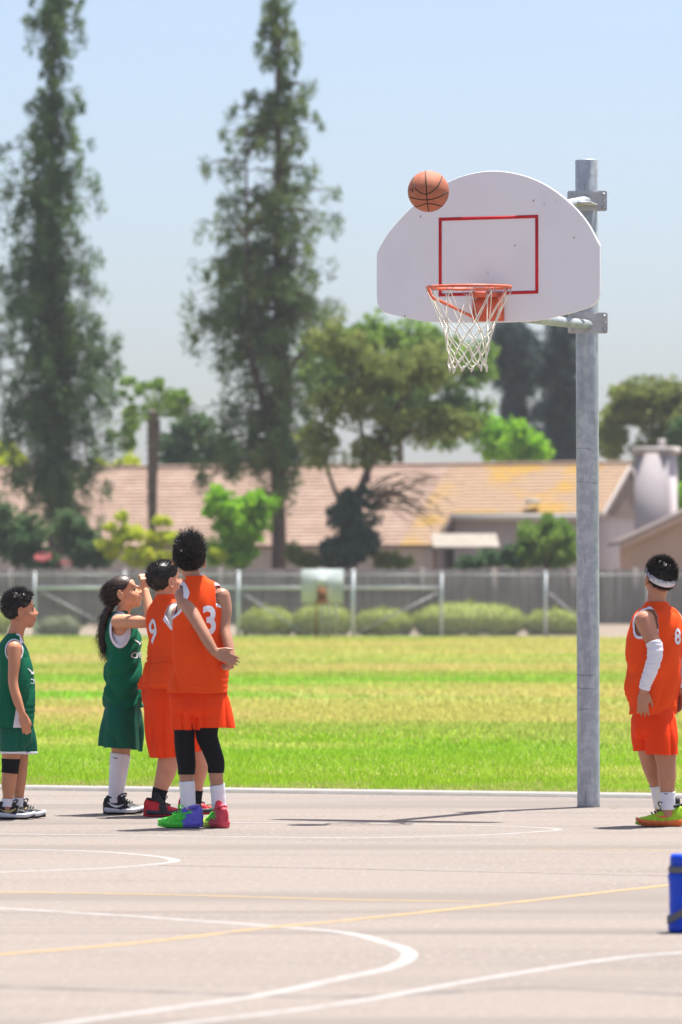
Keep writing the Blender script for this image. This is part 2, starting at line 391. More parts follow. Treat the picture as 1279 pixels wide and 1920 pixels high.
M['cloth_white'] = mat('cloth_white', (.76, .75, .80), (.70, .69, .76), 20, rough=.85, bump=.1, bscale=200)
M['grey_cloth'] = mat('grey_cloth', (.62, .62, .56), (.52, .53, .48), 12, rough=.85)
M['tights'] = mat('tights', (.006, .0065, .009), rough=.75, spec=.15)
M['hair'] = mat('hair', (.010, .008, .007), (.022, .015, .012), 60, rough=.38, spec=.5)
M['hair_brown'] = mat('hair_brown', (.022, .011, .006), (.06, .028, .014), 50, rough=.4, spec=.5)
M['eye_white'] = mat('eye_white', (.32, .28, .26), rough=.3); M['iris'] = mat('iris', (.02, .01, .006), rough=.2)
M['lip'] = mat('lip', (.46, .16, .13), rough=.45)

def frame(yaw, pitch=0, roll=0):                # columns: right, forward, up
    f = np.array([math.cos(yaw) * math.cos(pitch), math.sin(yaw) * math.cos(pitch), math.sin(pitch)])
    r = np.cross(f, [0, 0, 1.0]); r /= np.linalg.norm(r); u = np.cross(r, f)
    r2 = r * math.cos(roll) + u * math.sin(roll); u2 = u * math.cos(roll) - r * math.sin(roll)
    return np.array([r2, f, u2]).T
CR_C, CR_R = np.array([0, -.06, .14]), np.array([.345, .43, .36])
def head_parts(c, B, H):
    def E(p, r, rot=None):
        Mx = B if rot is None else B @ np.array(rot)
        return ellipsoid(c + B @ (np.array(p) * H), np.array(r) * H, Mx)
    def T(pts, rr): return tube([c + B @ (np.array(p) * H) for p in pts], np.array(rr) * H, 10)
    L = [E(CR_C, CR_R), E((0, .10, -.12), (.285, .30, .35)), E((0, .235, -.385), (.14, .115, .105)), E((.14, .2, -.12), (.14, .13, .15)), E((-.14, .2, -.12), (.14, .13, .15)),
         E((.15, .05, -.28), (.11, .2, .1)), E((-.15, .05, -.28), (.11, .2, .1)), E((0, .315, .09), (.21, .075, .055)), E((0, .24, .2), (.25, .13, .16)),
         T([(0, .36, .06), (0, .42, -.04), (0, .458, -.115)], (.032, .04, .052)), E((.05, .41, -.135), (.04, .05, .035)), E((-.05, .41, -.135), (.04, .05, .035)),
         E((0, .36, -.2), (.12, .05, .07)), E((0, .39, -.235), (.09, .045, .028)), E((0, .375, -.29), (.078, .048, .032)), E((0, .34, -.33), (.1, .04, .04))]
    for s in (-1, 1):
        ca, sa = math.cos(.35), math.sin(.35)
        rot = np.array([[ca, s * sa, 0], [-s * sa, ca, 0], [0, 0, 1]])
        L.append(E((s * .375, -.06, -.03), (.034, .08, .13), rot))
        rim = [(s * (.385 + .03 * (1 - math.cos(q) * .3)), -.06 + .085 * math.sin(q) * -1, -.015 + .13 * math.cos(q)) for q in np.linspace(-.6, 3.2, 9)]
        L.append(T(rim, [.022] * 9))
    return L
def hand_parts(w, d, n, size, curl=(.25, .35, .3), side=1, spread=.06, thumb=(.55, .75, .25), r=.046):
    d = np.asarray(d, float) / np.linalg.norm(d); n = np.asarray(n, float); n = n - d * (n @ d); n /= np.linalg.norm(n); l = np.cross(d, n) * side
    L = []
    for i, fl in enumerate((.92, 1.04, 1.0, .8)):
        o = (1.5 - i) * .098 * size                                # index is on the thumb side
        k = w + d * .5 * size + l * o * 1.05 - n * abs(i - 1.3) * .012 * size
        L.append(tube([w + l * o * .55 + d * .02 * size, w + d * .27 * size + l * o, k], np.array([.07, .082, .064]) * size, 10))
        p = k; a = 0; pts = [k - d * .05 * size]
        for sl, cu in zip((.225, .15, .115), curl):
            a += cu; v = (d + l * (1.5 - i) * spread) * math.cos(a) + n * math.sin(a); v /= np.linalg.norm(v); p = p + v * sl * size * fl; pts.append(p)
        L.append(tube(pts, np.array([1.05, 1.0, .95, .8]) * r * size, 8, 9))
    b = w + d * .12 * size + l * .12 * size; v = d * thumb[0] + l * thumb[1] + n * thumb[2]; v /= np.linalg.norm(v); v2 = v * .8 + d * .45 + n * .2; v2 /= np.linalg.norm(v2)
    L.append(tube([b, b + v * .24 * size, b + v * .24 * size + v2 * .17 * size, b + v * .24 * size + v2 * .27 * size], np.array([.085, .068, .055, .045]) * size, 8, 8))
    return L
def strands(roots, dirs, length, nseg, width, curl=0.0, freq=2.0, droop=0.0, wob=.2):
    k = len(roots); P = [roots]; d = dirs / np.linalg.norm(dirs, axis=1)[:, None]
    a = np.cross(d, rng.normal(size=(k, 3))); a /= np.linalg.norm(a, axis=1)[:, None]; b = np.cross(d, a); ph = rng.uniform(0, 6.28, k)
    ax = roots.copy()
    for s in range(nseg):
        d = d + rng.normal(0, wob, (k, 3)) * .5; d[:, 2] -= droop; d /= np.linalg.norm(d, axis=1)[:, None]
        ax = ax + d * (length / nseg)[:, None]; t = (s + 1) / nseg * freq * 6.28 + ph
        P.append(ax + (a * np.cos(t)[:, None] + b * np.sin(t)[:, None]) * curl)
    P = np.array(P); side = np.cross(P[1] - P[0], rng.normal(size=(k, 3))); side /= np.linalg.norm(side, axis=1)[:, None] + 1e-9
    V, F = [], []
    for s in range(nseg + 1):
        w = width * (1 - .75 * s / nseg); V += [P[s] - side * w, P[s] + side * w]
    V = np.stack(V, 1).reshape(-1, 3); q = (np.arange(k) * 2 * (nseg + 1))[:, None]
    F = np.vstack([np.c_[q + 2 * s, q + 2 * s + 1, q + 2 * s + 3, q + 2 * s + 2] for s in range(nseg)])
    return V, F
def hairline(y, kind):
    if kind == 'girl': return np.interp(y, [-.5, -.35, -.12, 0, .12, .25, .36], [-.22, -.25, -.16, .08, .1, .24, .36])
    return np.interp(y, [-.5, -.3, -.12, -.02, .1, .2, .3, .38], [-.20, -.22, -.10, .08, .10, .16, .27, .36])
def hair_cap(c, B, H, kind='boy', grow=.03, bump=.02, freq=14):
    V, F = ellipsoid((0, 0, 0), (1, 1, 1), n=56, m=40); D = V / np.linalg.norm(V, axis=1)[:, None]
    top = np.clip(D[:, 2], 0, 1)
    L = CR_C + D * (CR_R + grow * (.6 + .8 * top)[:, None]) + D * (bump * vnoise(D * freq, 3))[:, None]
    g = L[:, 2] - hairline(L[:, 1], kind) - .012 * vnoise(D * 22, 5)
    V2, fp, fn = split(L, tri(F), g); V2, fp = compact(V2, fp)
    return c + (V2 * H) @ B.T, fp
def scalp(c, B, H, k, kind, grow=.02):
    D = rng.normal(size=(k * 3, 3)); D /= np.linalg.norm(D, axis=1)[:, None]
    L = CR_C + D * (CR_R + grow); ok = L[:, 2] > hairline(L[:, 1], kind) + .015; D, L = D[ok][:k], L[ok][:k]
    return c + (L * H) @ B.T, D @ B.T, L

def sleeve(poly, y0, y1, off, J, n=24, m=14, taper=None):
    """a cloth tube over a limb between two photo rows; poly rows are (x, y, o, r)"""
    A = catmull(np.array(poly, float), 60); ys = A[:, 1]; k = [i for i in range(60) if min(y0, y1) <= ys[i] <= max(y0, y1)]
    A = A[k[0]:k[-1] + 1]; P = np.array([J(*a[:3]) for a in A]); Rr = A[:, 3] + off
    return tube(P, Rr, n, caps=False)
def limb(poly, J, n=18, m=26): return tube([J(*p[:3]) for p in poly], [p[3] for p in poly], n, m)

def shoe(parent, x, d, yaw, L, st, z=0.0):
    """x, d: place of the heel's back end on the ground; st: style dict"""
    Rm = np.array([[math.cos(yaw), -math.sin(yaw), 0], [math.sin(yaw), math.cos(yaw), 0], [0, 0, 1]])
    o0 = np.array([x, d, z])
    W_ = lambda V: o0 + np.asarray(V) @ Rm.T
    t = np.array([0, .03, .1, .2, .3, .4, .5, .6, .7, .8, .9, .96, 1.0])
    hw = np.interp(t, [0, .03, .1, .25, .4, .6, .75, .88, .96, 1], [.03, .085, .125, .14, .14, .165, .175, .145, .09, .02]) * L
    ht = np.interp(t, [0, .03, .1, .2, .3, .4, .5, .62, .75, .9, .97, 1], np.array([.30, .40, .44, .43, .41, .375, .32, .265, .225, .19, .14, .10]) * st.get('high', 1)) * L
    zb = .06 * L; n = 22; V = []
    for k in range(len(t)):
        th = np.linspace(-.25, np.pi + .25, n); y = hw[k] * np.sign(np.cos(th)) * np.abs(np.cos(th)) ** .75; zz = zb + (ht[k] - zb) * np.clip(np.sin(th), -.2, 1) ** 1 if False else zb + (ht[k] - zb) * np.sign(np.sin(th)) * np.abs(np.sin(th)) ** .9
        V.append(np.c_[np.full(n, t[k] * L), y, np.maximum(zz, .02 * L)])
    A = np.array(V); A = np.array([catmull(A[:, j], 40) for j in range(n)]).transpose(1, 0, 2)
    V = A.reshape(-1, 3); F = [tuple(f) for f in grid_faces(40, n)] + [tuple(range(n))[::-1], tuple(range(39 * n, 40 * n))]
    lump = .004 * vnoise(V * 60, 2) + .002 * vnoise(V * 150, 4); Nn = normals(V, F); V = V + Nn * lump[:, None]
    up = (V, tri(F))
    cut = st.get('split')
    V2, fr, bk = split(up[0], up[1], up[0][:, 0] / L - (cut or .0) + .12 * (up[0][:, 2] / L - .2) if cut else np.ones(len(up[0])))
    base = obj('shoe', W_(compact(V2, fr)[0]), compact(V2, fr)[1], st['front'], parent)
    if cut and len(bk): obj('heel_counter', W_(compact(V2, bk)[0]), compact(V2, bk)[1], st['back'], base)
    def outline(sc, k=44):
        a = np.linspace(0, 1, k // 2); w = np.interp(a, [0, .02, .08, .25, .4, .6, .76, .88, .96, 1], [.0, .08, .14, .155, .15, .18, .19, .16, .10, .0]) * L * sc
        X = (a - .5) * L * (1 + (sc - 1) * .6) + .5 * L
        return np.vstack([np.c_[X, w], np.c_[X[::-1][1:-1], -w[::-1][1:-1]]])
    def band(z0, z1, sc0, sc1, name, m):
        o = [(sc0 * .94, z0), (sc0, z0 + .008), (sc1, z1 - .006), (sc1 * .93, z1)]; V = []
        for sc, zz in o:
            q = outline(sc); tx = q[:, 0] / L; spring = .075 * L * np.clip((tx - .72) / .28, 0, 1) ** 2 + .02 * L * np.clip((.1 - tx) / .1, 0, 1)
            V.append(np.c_[q, zz + spring + (.035 * L * np.clip((.35 - tx) / .35, 0, 1) if zz > .02 else 0)])
        k = len(V[0]); V = np.vstack(V); F = [tuple(f) for f in grid_faces(4, k)] + [tuple(range(k))[::-1], tuple(range(3 * k, 4 * k))]; b = obj(name, W_(V), F, m, base)
        if cut:
            b.data.materials.append(st['back'])
            for p, f in zip(b.data.polygons, F): p.material_index = int(len(f) == 4 and np.mean(V[list(f), 0]) < cut * L)
        return b
    band(.002, .012, .98, 1.03, 'outsole', st['outsole']); band(.0125, .034, 1.04, 1.0, 'midsole', st['sole'])
    # collar opening and tongue
    c = [(L * (.10 + .135 * (1 - math.cos(q))), .098 * L * math.sin(q), L * (.44 - .02 * (1 - math.cos(q))) * st.get('high', 1)) for q in np.linspace(0, 2 * np.pi, 18)]
    obj('collar', W_(tube(c, .0085, 8, caps=False)[0]), tube(c, .0085, 8, caps=False)[1], st['collar'], base)
    tg = tube([(L * .46, 0, L * .33), (L * .38, 0, L * .40), (L * .335, 0, L * .5 * st.get('high', 1))], [.026, .027, .022], 12, 8); tg[0][:, 0] = L * .36 + (tg[0][:, 0] - L * .36) * .75
    obj('tongue', W_(tg[0]), tg[1], st['collar'], base)
    for q in range(5):
        tx = .40 + q * .062; hz = np.interp(tx, t, ht / L) * L; yy = .085 * L
        pts = [(L * tx, -yy, hz * .82), (L * (tx + .015), -yy * .5, hz + .006), (L * (tx + .03), 0, hz + .009), (L * (tx + .015), yy * .5, hz + .006), (L * tx, yy, hz * .82)]
        tb = tube(pts, .0042, 6, 9); obj('lace', W_(tb[0]), tb[1], st['lace'], base)
    for s in (-1, 1):
        lp = [(L * .40, 0, L * .42), (L * .44, s * .03, L * .50), (L * .53, s * .05, L * .50), (L * .50, s * .03, L * .42), (L * .42, 0, L * .40)]
        tb = tube(lp, .0028, 6, 16); obj('lace', W_(tb[0]), tb[1], st['lace'], base)
    surf = (W_(up[0]), up[1])
    if st.get('swoosh') is not None:
        for s in (-1, 1):
            sh = swoosh(st.get('swl', .42) * L); sh = (sh[0] * np.array([-1 if st.get('flip') else 1, 1]), sh[1])
            decal('logo', sh, surf, W_([(st.get('swx', .42) * L, s * .3, .2 * L)])[0], Rm @ np.array([1, 0, 0]), (0, 0, 1), Rm @ np.array([0, -s, 0]), st['swoosh'], base, off=.0025)
    for (nm, X0, X1, Z0, Z1, m) in st.get('panels', []):
        g = np.linspace(0, 1, 8); q = np.array([(X0 + (X1 - X0) * i + st.get('slant', .0) * (j - .5), Z0 + (Z1 - Z0) * j) for j in g for i in g]) * L
        q -= q.mean(0); fc = tri([(j * 8 + i, j * 8 + i + 1, j * 8 + i + 9, j * 8 + i + 8) for j in range(7) for i in range(7) if (i - 3) ** 2 + (j - 3) ** 2 < 14])
        for s in (-1, 1): decal(nm, (q, fc), surf, W_([((X0 + X1) / 2 * L, s * .3, (Z0 + Z1) / 2 * L)])[0], Rm @ np.array([1, 0, 0]), (0, 0, 1), Rm @ np.array([0, -s, 0]), m, base, off=.002)
    if st.get('veins') is not None:
        bv = BVHTree.FromPolygons([Vector(v) for v in up[0]], [tuple(int(i) for i in f) for f in up[1]]); L2 = []
        for s in (-1, 1):
            for q in range(17):
                p = np.array([rng.uniform(.35, .9), rng.uniform(.1, .33)]); a = rng.uniform(.3, 1.1); pts = []
                for _ in range(7):
                    h = bv.ray_cast(Vector((p[0] * L, s * .3, p[1] * L)), Vector((0, -s, 0)), 1)
                    if h[0] is not None: pts.append(np.array(h[0]))
                    p = p + np.array([-math.sin(a), math.cos(a) * .6]) * .045; a += rng.normal(0, .5)
                if len(pts) > 2: L2.append(tube(pts, .0035, 6, 12))
        v, f = join(L2); obj('raised_web', W_(v), f, st['veins'], base)
    return base

def person(label, D, a, sk, sp):
    """sp holds photo positions (x, y, depth offset) and sizes in metres"""
    J = lambda x, y, o=0.0: at(x, y, D + o)
    root = empty('person', (*J(*sp['base'])[:2], 0), label, 'person', sp.get('group'))
    Rv = np.array([math.sin(a), -math.cos(a), 0]); Fv = np.array([math.cos(a), math.sin(a), 0])
    rings = [(J(x, y, o), w, t) for x, y, o, w, t in sp['torso']]
    # ---- body: one skin
    hd = sp['head']; B = frame(*hd['rot']); c = J(*hd['at']); H = hd['H']
    parts = head_parts(c, B, H)
    nk = sp['neck']; parts.append(tube([c + B @ np.array([0, -.10, -.12]) * H] + [J(*p[:3]) for p in nk], [nk[0][3]] + [p[3] for p in nk], 18, 14))
    body_r = rings[1:]
    parts.append(loft(body_r, a, 40, 48, True, shrink=.017))
    for l in sp['legs']: parts.append(limb(l, J))
    for l in sp['legs']: parts.append(tube([J(*l[0][:3]), rings[1][0] * .5 + J(*l[0][:3]) * .5, rings[1][0] + np.array([0, 0, .03])], [l[0][3] * .9, .055, .055], 14, 8))
    for l in sp['arms']: parts.append(limb(l['line'], J))
    for l in sp['arms']:
        w = J(*l['line'][-1][:3]); parts += hand_parts(w, l['hand'][0], l['hand'][1], l['size'], **l.get('kw', {}))
    for l in sp['legs']:                                          # foot inside the shoe
        p = J(*l[-1][:3]); parts.append(tube([p, p + np.array([0, 0, -.03])], l[-1][3] * .95, 12, 4))
    V, F = fuse(parts, sp.get('voxel', .0045))
    body = obj('body', V, F, SK[sk], root)
    # ---- face
    for s in (-1, 1):
        e = ellipsoid(c + B @ np.array([s * .14, .292, .012]) * H, np.array([.058, .055, .036]) * H, B); eye = obj('eye', *e, M['eye_white'], root)
        e = ellipsoid(c + B @ np.array([s * .142, .322, .014]) * H, np.array([.042, .034, .036]) * H, B); obj('iris', *e, M['iris'], eye)
        br = tube([c + B @ np.array(p) * H for p in ((s * .06, .385, .10), (s * .14, .375, .13), (s * .22, .31, .115))], np.array([.014, .018, .008]) * H, 8, 8); obj('eyebrow', *br, M['hair'], root)
    lp = join([ellipsoid(c + B @ np.array([0, .397, -.237]) * H, np.array([.085, .043, .022]) * H, B), ellipsoid(c + B @ np.array([0, .383, -.288]) * H, np.array([.073, .046, .026]) * H, B)])
    obj('lips', *lp, M['lip'], root)
    # ---- hair
    hr = hd['hair']; cap = hair_cap(c, B, H, hd.get('kind', 'boy'), hr.get('grow', .03), hr.get('bump', .02), hr.get('freq', 14)); hm = hr.get('mat', M['hair'])
    hair = obj('hair', *cap, hm, root)
    pts, Dn, Lc = scalp(c, B, H, hr['n'], hd.get('kind', 'boy'), hr.get('grow', .03) * .7)
    comb = B @ np.array(hr.get('comb', (0, 0, 0)))
    top = np.clip((Lc[:, 2] - hr.get('z0', .0)) / .4, .12, 1)
    bs_ = hr.get('base', .35); ln = hr['len'] * (bs_ + (1 - bs_) * top) * rng.uniform(.6, 1.15, len(pts))
    sv, sf = strands(pts, Dn * hr.get('lift', 1.0) + comb + rng.normal(0, .18, Dn.shape), ln, hr.get('seg', 4), hr.get('w', .0016), hr.get('curl', 0), hr.get('turns', 1.5), hr.get('droop', 0), hr.get('wob', .2))
    obj('hair_strands', sv, sf, hm, hair)['kind'] = 'stuff'
    if 'tail' in hr:
        tl = np.array([J(*p[:3]) for p in hr['tail']]); rr = [p[3] for p in hr['tail']]; tv, tf = tube(tl, rr, 18, 40); tv = tv + normals(tv, tf) * (.006 * vnoise(tv * 45, 9))[:, None]
        obj('ponytail', tv, tf, hm, hair)
        k = 700; A = catmull(np.c_[tl, rr], 60); i = rng.integers(0, 50, k); tg = A[np.minimum(i + 4, 59), :3] - A[i, :3]; q = rng.normal(size=(k, 3)); q /= np.linalg.norm(q, axis=1)[:, None]
        sv, sf = strands(A[i, :3] + q * A[i, 3:4] * .9, tg / np.linalg.norm(tg, axis=1)[:, None] + q * .18, rng.uniform(.05, .12, k), 7, .0013, .006, 1.6, .02, .22)
        obj('hair_strands', sv, sf, hm, hair)['kind'] = 'stuff'
        tb = tube([tl[0] + np.array([math.cos(q) * .4, math.sin(q), 0]) * .001 for q in (0, 1)], .028, 14, 4); obj('hair_tie', *ellipsoid(tl[0], (.026, .026, .02)), M['black'], hair)
    if 'band' in hd:
        th = np.linspace(0, 2 * np.pi, 60, endpoint=False); V = []
        for zz, gr in ((.015, .028), (.02, .045), (.10, .05), (.18, .045), (.185, .028)):
            rr = np.sqrt(max(.05, 1 - ((zz + hd['band'] - CR_C[2]) / CR_R[2]) ** 2)); L = np.c_[CR_C[0] + np.cos(th) * (CR_R[0] * rr + gr), CR_C[1] + np.sin(th) * (CR_R[1] * rr + gr), np.full(60, zz + hd['band']) + .10 * np.sin(th)]
            V.append(c + (L * H) @ B.T)
        obj('headband', np.vstack(V), grid_faces(5, 60), M['cloth_white'], root)
    # ---- jersey
    jm, tm = sp['jersey'], M['cloth_white']
    V, F = loft(rings, a, 90, 120); zt, zh = rings[-1][0][2], rings[0][0][2]
    Nn = normals(V, F); c0 = rings[len(rings) // 2][0]; loc = (V - c0); lu, lf, lz = loc @ Rv, loc @ Fv, loc[:, 2]
    low = np.clip((zt - V[:, 2]) / (zt - zh), 0, 1); fk = sp.get('folds', {})
    sd = fk.get('seed', 1); sl = fk.get('slant', .5); amp = fk.get('amp', .011)
    q = np.c_[lu * 11 + lz * sl * 9, lf * 11 - lz * sl * 9, lz * fk.get('vert', 2.6) * 2]
    f1 = vnoise(q, sd); dsp = 2.1 * amp * (.4 + low) * (1.7 * np.abs(f1) ** .55 - .75) + amp * .7 * vnoise(q * 2.1, sd + 7) * (.3 + low)
    for zc, wd, am in fk.get('creases', []):
        zc = J(0, zc)[2]; dsp += am * np.sin((V[:, 2] - zc) * 2 * np.pi / .03 + 3 * vnoise(np.c_[lu * 5, lf * 5, lz * 0], sd + 3)) * np.exp(-((V[:, 2] - zc) / wd) ** 2)
    dsp = np.where(dsp > 0, .03 * np.tanh(dsp / .03), .012 * np.tanh(dsp / .012))
    V = V + Nn * dsp[:, None]
    full = (V.copy(), tri(F)); T = tri(F)
    def hole(V, s, sh, rf, rz, zo=0.0, fo=0.0):
        d = V - sh; f = d @ Fv - fo; z = d[:, 2] - zo; lat = (d @ Rv) * s
        g = (np.sqrt((f / rf) ** 2 + (z / rz) ** 2) - 1) * rf
        return np.where(lat > -sp.get('in', .055), g, .5)
    Vj, Tj = V, T; trims = []
    for l in sp['arms']:
        sh = J(*l['line'][0][:3]); rf, rz = l.get('hole', (.062, .075)); zo, fo = l.get('shift', (-.012, 0))
        for k, lim in ((0, 0.0), (1, l.get('trim', .016))):
            g = hole(Vj, l['s'], sh, rf, rz, zo, fo) - lim
            Vj, keep, cutf = split(Vj, Tj, g); Tj = keep
            if k == 1 and len(cutf): trims.append(compact(Vj, cutf))
    if 'vneck' in sp:
        x, y, w, h = sp['vneck']; p = J(x, y); d = Vj - p; g = np.where((d @ Fv) > -.03, np.maximum(np.abs(d @ Rv) / w - (d[:, 2] + h) / h, -(d[:, 2] + h)) * w, .5)
        Vj, Tj, _ = split(Vj, Tj, g); g = np.where(((Vj - p) @ Fv) > -.03, np.maximum(np.abs((Vj - p) @ Rv) / w - ((Vj - p)[:, 2] + h) / h, -((Vj - p)[:, 2] + h)) * w, .5) - .011
        Vj, Tj, cutf = split(Vj, Tj, g)
        if len(cutf): trims.append(compact(Vj, cutf))
    panels = []
    for fn in sp.get('panels', []):
        Vj, Tj, cutf = split(Vj, Tj, fn(Vj, J, Rv, Fv)); panels.append(compact(Vj, cutf))
    v, f = compact(Vj, Tj); jersey = obj('jersey', v, f, jm, root, thick=.003)
    for v, f in trims: obj('armhole_trim', v, f, tm, jersey, thick=.0035)
    for v, f in panels: obj('white_panel', v, f, tm, jersey, thick=.003)
    if 'under' in sp:
        v, f = loft(rings, a, 60, 80, shrink=.013); t = tri(f); v, t, _ = split(v, t, v[:, 2] - (J(*sp['arms'][0]['line'][0][:3])[2] - .16))
        for l in sp['arms']:
            sh = J(*l['line'][0][:3]); v, t, _ = split(v, t, hole(v, l['s'], sh, *sp['under'][1], *sp['under'][2]))
        v, t = compact(v, t); obj('undershirt', v, t, sp['under'][0], root, thick=.002)
    for (txt, h, u, y, back, sq, bold) in sp.get('prints', []):
        cc = J(rings[0][0][0] * 0 + sp['torso'][4][0], y); sgn = 1 if back else -1
        decal('number' if txt.isdigit() else 'lettering', text_mesh(txt, h, bold), full, cc - Fv * sgn * .5 + Rv * u, Rv * sgn, (0, 0, 1), Fv * sgn, M['cloth_white'], jersey, off=.004, squeeze=sq)
    for (h, u, y, m) in sp.get('marks', []):
        cc = J(sp['torso'][4][0], y); s_ = swoosh(h); decal('emblem', s_, full, cc + Fv * .5 + Rv * u, -Rv, (0, 0, 1), -Fv, m, jersey, off=.004)
    # ---- shorts
    so = sp['shorts']; pr = [(J(x, y, o), w, t) for x, y, o, w, t in so['pelvis']]
    parts = [loft(pr, a, 20, 48, True)]; hems = []
    for l in so['legs']:
        P = [J(*p[:3]) for p in l]; e = P[-1] + (P[-1] - P[-2]) / np.linalg.norm(P[-1] - P[-2]) * .05
        parts.append(tube(np.vstack([P, e]), [p[3] for p in l] + [l[-1][3] * 1.02], 36, 24)); hems.append(P[-1])
    V, F = fuse(parts, .006, 6); Nn = normals(V, F); cz = pr[0][0]
    q = (V - cz) * np.array([16, 16, 2.2]); dn = np.clip((cz[2] - V[:, 2]) / .25, 0, 1)
    V = V + Nn * np.clip(1.5 * so.get('amp', .012) * dn * (1.9 * np.abs(vnoise(q, so.get('seed', 4))) ** .5 - .8), -.016, .03)[:, None]
    hx = np.array([h for h in hems]); T = tri(F)
    dist = np.stack([np.linalg.norm((V - h)[:, :2], axis=1) for h in hx], 1); hz = hx[np.argmin(dist, 1), 2] if len(hx) > 1 else np.full(len(V), hx[0, 2])
    g = V[:, 2] - hz - so.get('tilt', 0) * ((V - hx.mean(0))[:, 0]) - .006 * vnoise(V * 14, 8)
    V2, keep, _ = split(V, T, g)
    if so.get('trim'):
        g = V2[:, 2] - np.interp(0, [0], [0]); dist = np.stack([np.linalg.norm((V2 - h)[:, :2], axis=1) for h in hx], 1); g = V2[:, 2] - hx[np.argmin(dist, 1), 2] - .013
        V2, keep, low_ = split(V2, keep, g)
    v, f = compact(V2, keep); sho = obj('shorts', v, f, so['mat'], root, thick=.003)
    if so.get('trim') and len(low_): v, f = compact(V2, low_); obj('hem_trim', v, f, M['cloth_white'], sho, thick=.0035)
    # ---- socks, tights, sleeves
    for nm, line, y0, y1, off, m, wr in sp.get('tubes', []):
        v, f = sleeve(line, y0, y1, off, J); N2 = normals(v, tri(f)); v = v + N2 * (wr * vnoise(v * np.array([30, 30, 70]), 6))[:, None]
        s_ = obj(nm, v, f, m, root, thick=.002)
        for (x, y, h, mm) in sp.get('sock_logo', []):
            if nm == 'sock' and line is sp['legs'][0]: decal('logo', swoosh(h), (v, tri(f)), J(x, y, -.5), (1, 0, 0), (0, 0, 1), (0, 1, 0), mm, s_, off=.002)
    for (x, o, yaw, L, st) in sp['shoes']:
        p = J(x, 1500, o); shoe(root, p[0], p[1], yaw, L, st)
    return root

# shoe styles
def sm(name, c, c2=None, **k): return mat(name, c, c2, 40, rough=k.get('rough', .55), bump=k.get('bump', .1), bscale=200)
S_BLK = sm('shoe_black', (.014, .015, .019)); S_GOLD = sm('shoe_gold', (.45, .33, .12)); S_SOLE = sm('sole_white', (.62, .63, .66)); S_GREY = sm('shoe_grey', (.22, .22, .23)); S_WHT = sm('shoe_white', (.75, .75, .77))
S_RED = sm('shoe_red', (.58, .02, .035), (.50, .015, .03)); S_GRN = sm('shoe_green', (.04, .62, .04), (.12, .68, .06)); S_PUR = sm('shoe_purple', (.13, .10, .55), (.16, .13, .60)); S_PNK = sm('shoe_pink', (.66, .07, .10), (.60, .05, .08)); S_YEL = sm('shoe_yellow', (.42, .58, .06), (.36, .56, .05))
S_LIM = sm('shoe_lime', (.38, .62, .02), (.30, .56, .015)); S_ORG = sm('shoe_orange', (.80, .19, .05), (.72, .14, .03)); S_DK = sm('sole_dark', (.03, .03, .045))
ST1 = dict(front=S_BLK, back=S_BLK, sole=S_SOLE, outsole=S_BLK, collar=S_BLK, lace=S_BLK, swoosh=S_GOLD, swl=.5, swx=.3, flip=True, panels=[('toe_cap', .72, .94, .08, .18, S_GREY)])
ST2 = dict(front=S_BLK, back=S_BLK, sole=S_SOLE, outsole=S_BLK, collar=S_BLK, lace=S_BLK, swoosh=S_WHT, swl=.46, swx=.34, panels=[('toe_cap', .62, .92, .08, .2, S_GREY)], split=.0)
ST3 = dict(front=S_RED, back=S_RED, sole=S_DK, outsole=S_RED, collar=S_BLK, lace=S_BLK, panels=[('side_panel', .34, .56, .12, .33, S_BLK)])
ST4 = dict(front=S_GRN, back=S_PUR, split=.45, sole=S_GRN, outsole=S_GRN, collar=S_PUR, lace=S_GRN, veins=S_GRN, high=1.1)
ST5 = dict(front=S_YEL, back=S_PNK, split=.5, sole=S_YEL, outsole=S_YEL, collar=S_PNK, lace=S_GRN, veins=S_GRN, high=1.1)
ST6 = dict(front=S_LIM, back=S_LIM, sole=S_ORG, outsole=S_ORG, collar=S_BLK, lace=S_BLK, swoosh=S_ORG, swl=.44, swx=.42)

